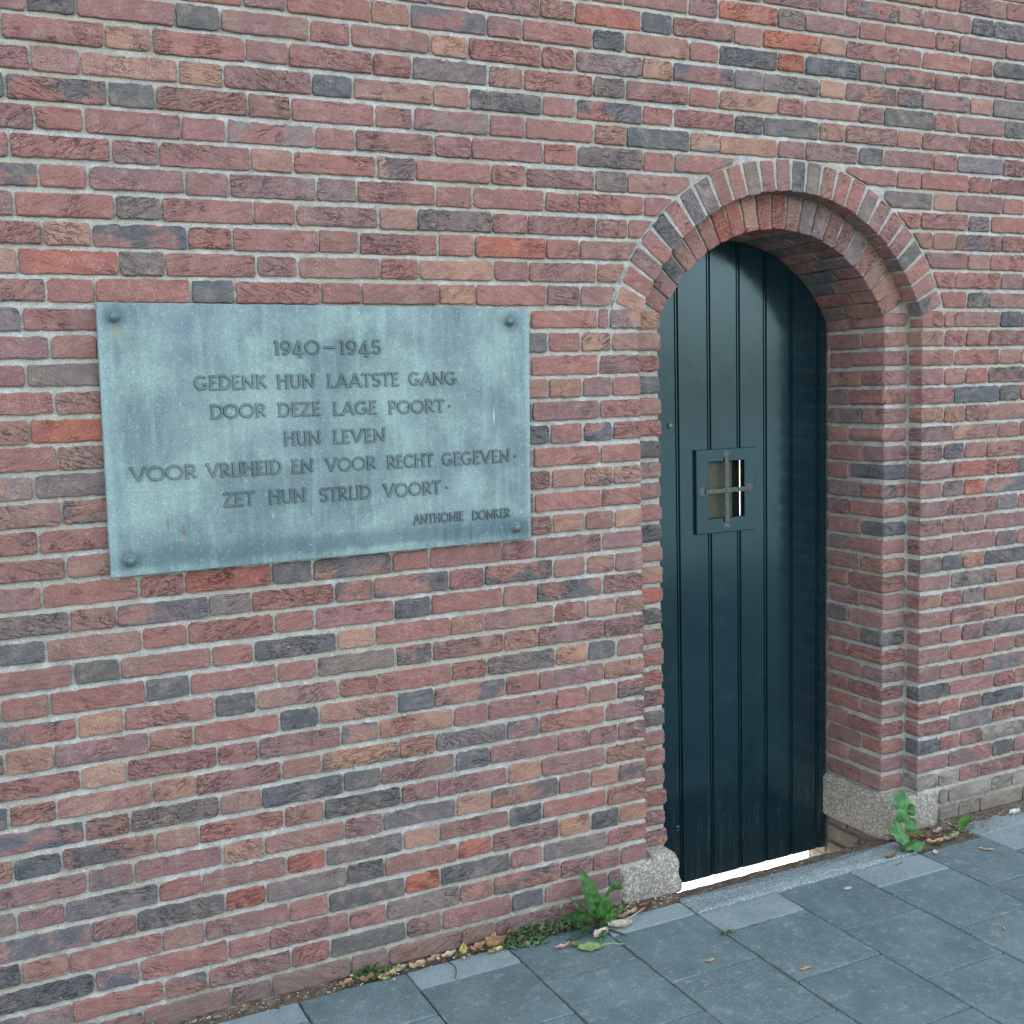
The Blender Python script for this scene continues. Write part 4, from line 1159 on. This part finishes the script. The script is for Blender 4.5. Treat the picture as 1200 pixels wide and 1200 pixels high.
DL = [
 (.250, -.026, .040, .020, .3, TAN, 'pale tan leaf at the left end of the litter, nearest the lower left corner'),
 (.216, -.020, .030, .016, .8, BR, 'dark rust-brown crumb of leaf left of the pale tan leaf at the far left litter'),
 (.308, -.034, .040, .026, .1, ((126, 100, 84), (156, 128, 108)), 'grey-brown leaf below the sparse weed on the left wall foot'),
 (.362, -.040, .055, .030, .25, YE, 'yellow oval leaf right of the sparse weed on the left wall foot'),
 (.402, -.022, .030, .022, .1, PG, 'small fresh green leaf just right of the yellow oval leaf'),
 (.448, -.010, .042, .024, .7, BR, 'brown upright leaf crumb resting against the wall above the curled cream leaf'),
 (.455, -.034, .048, .030, .1, ((168, 148, 110), (196, 180, 146)), 'cream leaf curled into a dark-centred ring beside the first light slab'),
 (.512, -.018, .052, .022, .3, TAN, 'tan leaf lying along the wall above the first light slab'),
 (.556, -.020, .048, .024, .2, WH, 'cream leaf right of the tan leaf above the first light slab'),
 (.602, -.022, .044, .030, 1.1, YE, 'yellowish crumpled leaf in the middle of the row above the light slab'),
 (.646, -.026, .052, .032, .3, TAN, 'broad tan leaf touching the left side of the big curled leaf'),
 (.712, -.022, .120, .062, .55, ((146, 110, 80), (180, 146, 108)), 'biggest curled brown leaf leaning on the wall left of the green weeds'),
 (.690, -.052, .050, .022, .15, YE, 'small yellow-green leaf under the big curled brown leaf'),
 (.778, -.056, .040, .024, -.9, TAN, 'light tan leaf scrap in front of the mat of small weeds'),
 (.866, -.126, .050, .016, .05, ((180, 140, 120), (206, 172, 152)), 'pinkish thin leaf on the dark slab left of the pale green leaf'),
 (.905, -.135, .026, .030, 1.3, ((120, 108, 50), (150, 136, 70)), 'small olive-brown curled leaf against the pale green leaf'),
 (1.000, -.118, .062, .042, .4, WH, 'whitish crinkled leaf directly below the tall weed'),
 (1.078, -.100, .075, .050, -.3, WH, 'largest whitish leaf right of the tall weed with a ragged edge'),
 (1.120, -.052, .046, .022, .1, TAN, 'tan leaf below the speckled block at the left of the doorway'),
 (1.160, -.040, .042, .022, .2, ((176, 152, 120), (204, 184, 154)), 'cream leaf in the middle under the left speckled block'),
 (1.205, -.034, .040, .018, .0, BR, 'brownish leaf under the right part of the left speckled block'),
 (.985, -.020, .038, .030, .9, ((178, 142, 108), (200, 170, 140)), 'rounded tan leaf half hidden between the stems of the tall weed'),
 (2.128, -.128, .060, .020, .12, BR, 'rust-brown leaf on the right end of the granite kerb'),
 (2.330, -.062, .075, .030, -.4, BR, 'dark brown leaf heap between the round-leaved weed and the single leaf weed'),
 (2.350, -.110, .060, .022, -.3, ((190, 160, 110), (206, 190, 120)), 'yellowish-tan leaf right of the round-leaved weed'),
 (2.425, -.112, .085, .024, .1, ((132, 142, 108), (162, 168, 136)), 'long dull green leaf lying in front of the single leaf weed'),
 (2.425, -.050, .050, .024, .1, ((170, 146, 130), (200, 180, 166)), 'pinkish-white leaf left of the single leaf weed'),
 (2.281, -.178, .030, .020, .9, WH, 'white paper-thin leaf scrap at the foot of the round-leaved weed'),
 (2.450, -.242, .052, .018, -.8, ((150, 136, 112), (180, 168, 146)), 'twisted pale brown leaf on the slabs right of the round-leaved weed'),
 (2.800, -.060, .060, .034, .1, ((190, 194, 190), (214, 216, 212)), 'whitish leaf at the right edge of the pavement close to the wall'),
 (1.187, -.398, .030, .012, .0, TAN, 'small tan leaf scrap on the dark slab below the light slab at the doorstep'),
 (1.390, -.562, .040, .014, .0, TAN, 'tan leaf on the lower middle slab, farthest from the wall'),
 (2.041, -.664, .022, .010, .8, TAN, 'tiny tan leaf on the slabs at the right, far from the wall'),
]
for i, (x, y, L, W, rot, pal, lab) in enumerate(DL):
    dry_leaf(x, y, L, W, rot, pal, lab, U(.5, .95) if y > -.2 else .3, z0=.006 if y > -.04 else .0)
lit = Geo()
for i in range(120):
    x = rng.choice([U(-.15, 1.30), U(.25, .75), U(.95, 1.28), U(.3, 1.2), U(2.26, 2.62)])
    y = -.006 - abs(rng.gauss(0, .020)) - (U(0, .10) if x > 2.2 else 0)
    L_ = U(.010, .030); an = U(0, 6.28); c_ = rng.choice([(TAN[0]), BR[0], WH[0], (120, 100, 78), (150, 130, 104), (96, 74, 58)])
    k_ = U(.8, 1.15); c_ = tuple(v * k_ for v in lin(c_)); up = U(-.2, .9)
    q = blade((x, y, .006), (x + math.cos(an) * L_ * .5, y + math.sin(an) * L_ * .4, .012 + up * L_ * .5), (x + math.cos(an) * L_, min(-.003, y + math.sin(an) * L_ * .7), .006 + max(0, up) * L_ * .6), L_ * U(.3, .7), c_, tuple(v * 1.3 for v in c_), U(-.4, .5), 4, None, 'lance', 0, U(0, 6))
    lit.add(q.v, q.f, c_, tuple(v * 1.3 for v in c_), 0, True)
o = lit.obj('leaf_litter', M_LEAF, None, (.6, -.02, 0)); tag(o, 'broken bits of dry leaves strewn along the foot of the wall', 'leaf litter', kind='stuff')
dry_leaf(.935, -.166, .070, .050, -.35, PG, 'pale green broad leaf with a long stalk on the slab below the tall weed', .15, stem=True)
g = Geo()
V = [(1.84 + .016 * math.cos(i * .5236) * (1 + .15 * math.sin(i * 2)), -.234 + .009 * math.sin(i * .5236), .0022) for i in range(12)]
g.add(V + [(1.84, -.234, .0042)], [(i, (i + 1) % 12, 12) for i in range(12)], lin((186, 190, 186)), lin((170, 176, 174)))
o = g.obj('chewing_gum', M_GRIT, None, (1.84, -.234, 0)); tag(o, 'flattened whitish spot of chewing gum on the slab in front of the door', 'gum')
# twigs
for (p0, p1, lab) in (((1.096, -.085, .006), (1.20, -.045, .010), 'pale dry twig beside the whitish leaf below the left block'), ((.545, -.045, .004), (.525, -.135, .003), 'thin dark curved twig on the first light slab'),
                      ((2.093, -.185, .003), (2.125, -.180, .003), 'short dark twig on the light half slab near the round-leaved weed')):
    g = Geo(); n = 8; V = []
    a_, b_ = Vector(p0), Vector(p1)
    for i in range(n + 1):
        t_ = i / n; p = a_.lerp(b_, t_) + Vector((.012 * math.sin(t_ * 3.1), 0, .003 * math.sin(t_ * 3.1)))
        for q in range(5): V.append((p.x + .0016 * math.cos(q * 1.257), p.y, p.z + .0016 * math.sin(q * 1.257)))
    F = [(i * 5 + q, i * 5 + (q + 1) % 5, i * 5 + 5 + (q + 1) % 5, i * 5 + 5 + q) for i in range(n) for q in range(5)]
    c_ = ((190, 180, 158), (206, 198, 180)) if 'pale' in lab else ((64, 60, 56), (80, 76, 70))
    g.add(V, F, lin(c_[0]), lin(c_[1])); o = g.obj('twig', M_GRIT, None, tuple(a_)); tag(o, lab, 'twig')
# crumbs of mortar, seeds and grit in the angle of wall and paving
g = Geo()
def crumb(x, y, z, r, c):
    V = [(x + U(-r, r) * .3 + r * dx, y + r * dy, z + r * dz * .7) for dx, dy, dz in ((1, 0, 0), (-1, .1, 0), (0, 1, .1), (0, -1, 0), (0, 0, 1))]
    g.add(V, [(0, 2, 4), (2, 1, 4), (1, 3, 4), (3, 0, 4)], c, tuple(v * .8 for v in c))
CC = [lin(c) for c in ((150, 140, 124), (176, 168, 152), (96, 82, 66), (120, 96, 72), (206, 204, 198), (84, 92, 62), (140, 84, 70))]
for _ in range(1500):
    x = U(-.6, 1.33); crumb(x, -.004 - abs(rng.gauss(0, .020)), .008, U(.001, .0036), rng.choice(CC))
for _ in range(900):
    x = U(2.25, 3.2); crumb(x, -.01 - U(0, .13) * U(.2, 1), .004, U(.001, .0036), rng.choice(CC))
for _ in range(160):
    x = U(1.36, 2.26); crumb(x, U(-.034, .02), -.004, U(.001, .003), rng.choice(CC))
for _ in range(260):
    x = U(-.3, 3.0); crumb(x, -U(.03, 1) ** 1.6 * 1.1, .001, U(.0006, .0018), rng.choice(CC))
o = g.obj('grit', M_GRIT); tag(o, 'crumbs of mortar, seeds and grit scattered where wall and pavement meet', 'grit', kind='stuff')

scn.render.engine = 'CYCLES'
scn.cycles.max_bounces = 5
scn.cycles.diffuse_bounces = 3
scn.render.resolution_x = 1024
scn.render.resolution_y = 1024
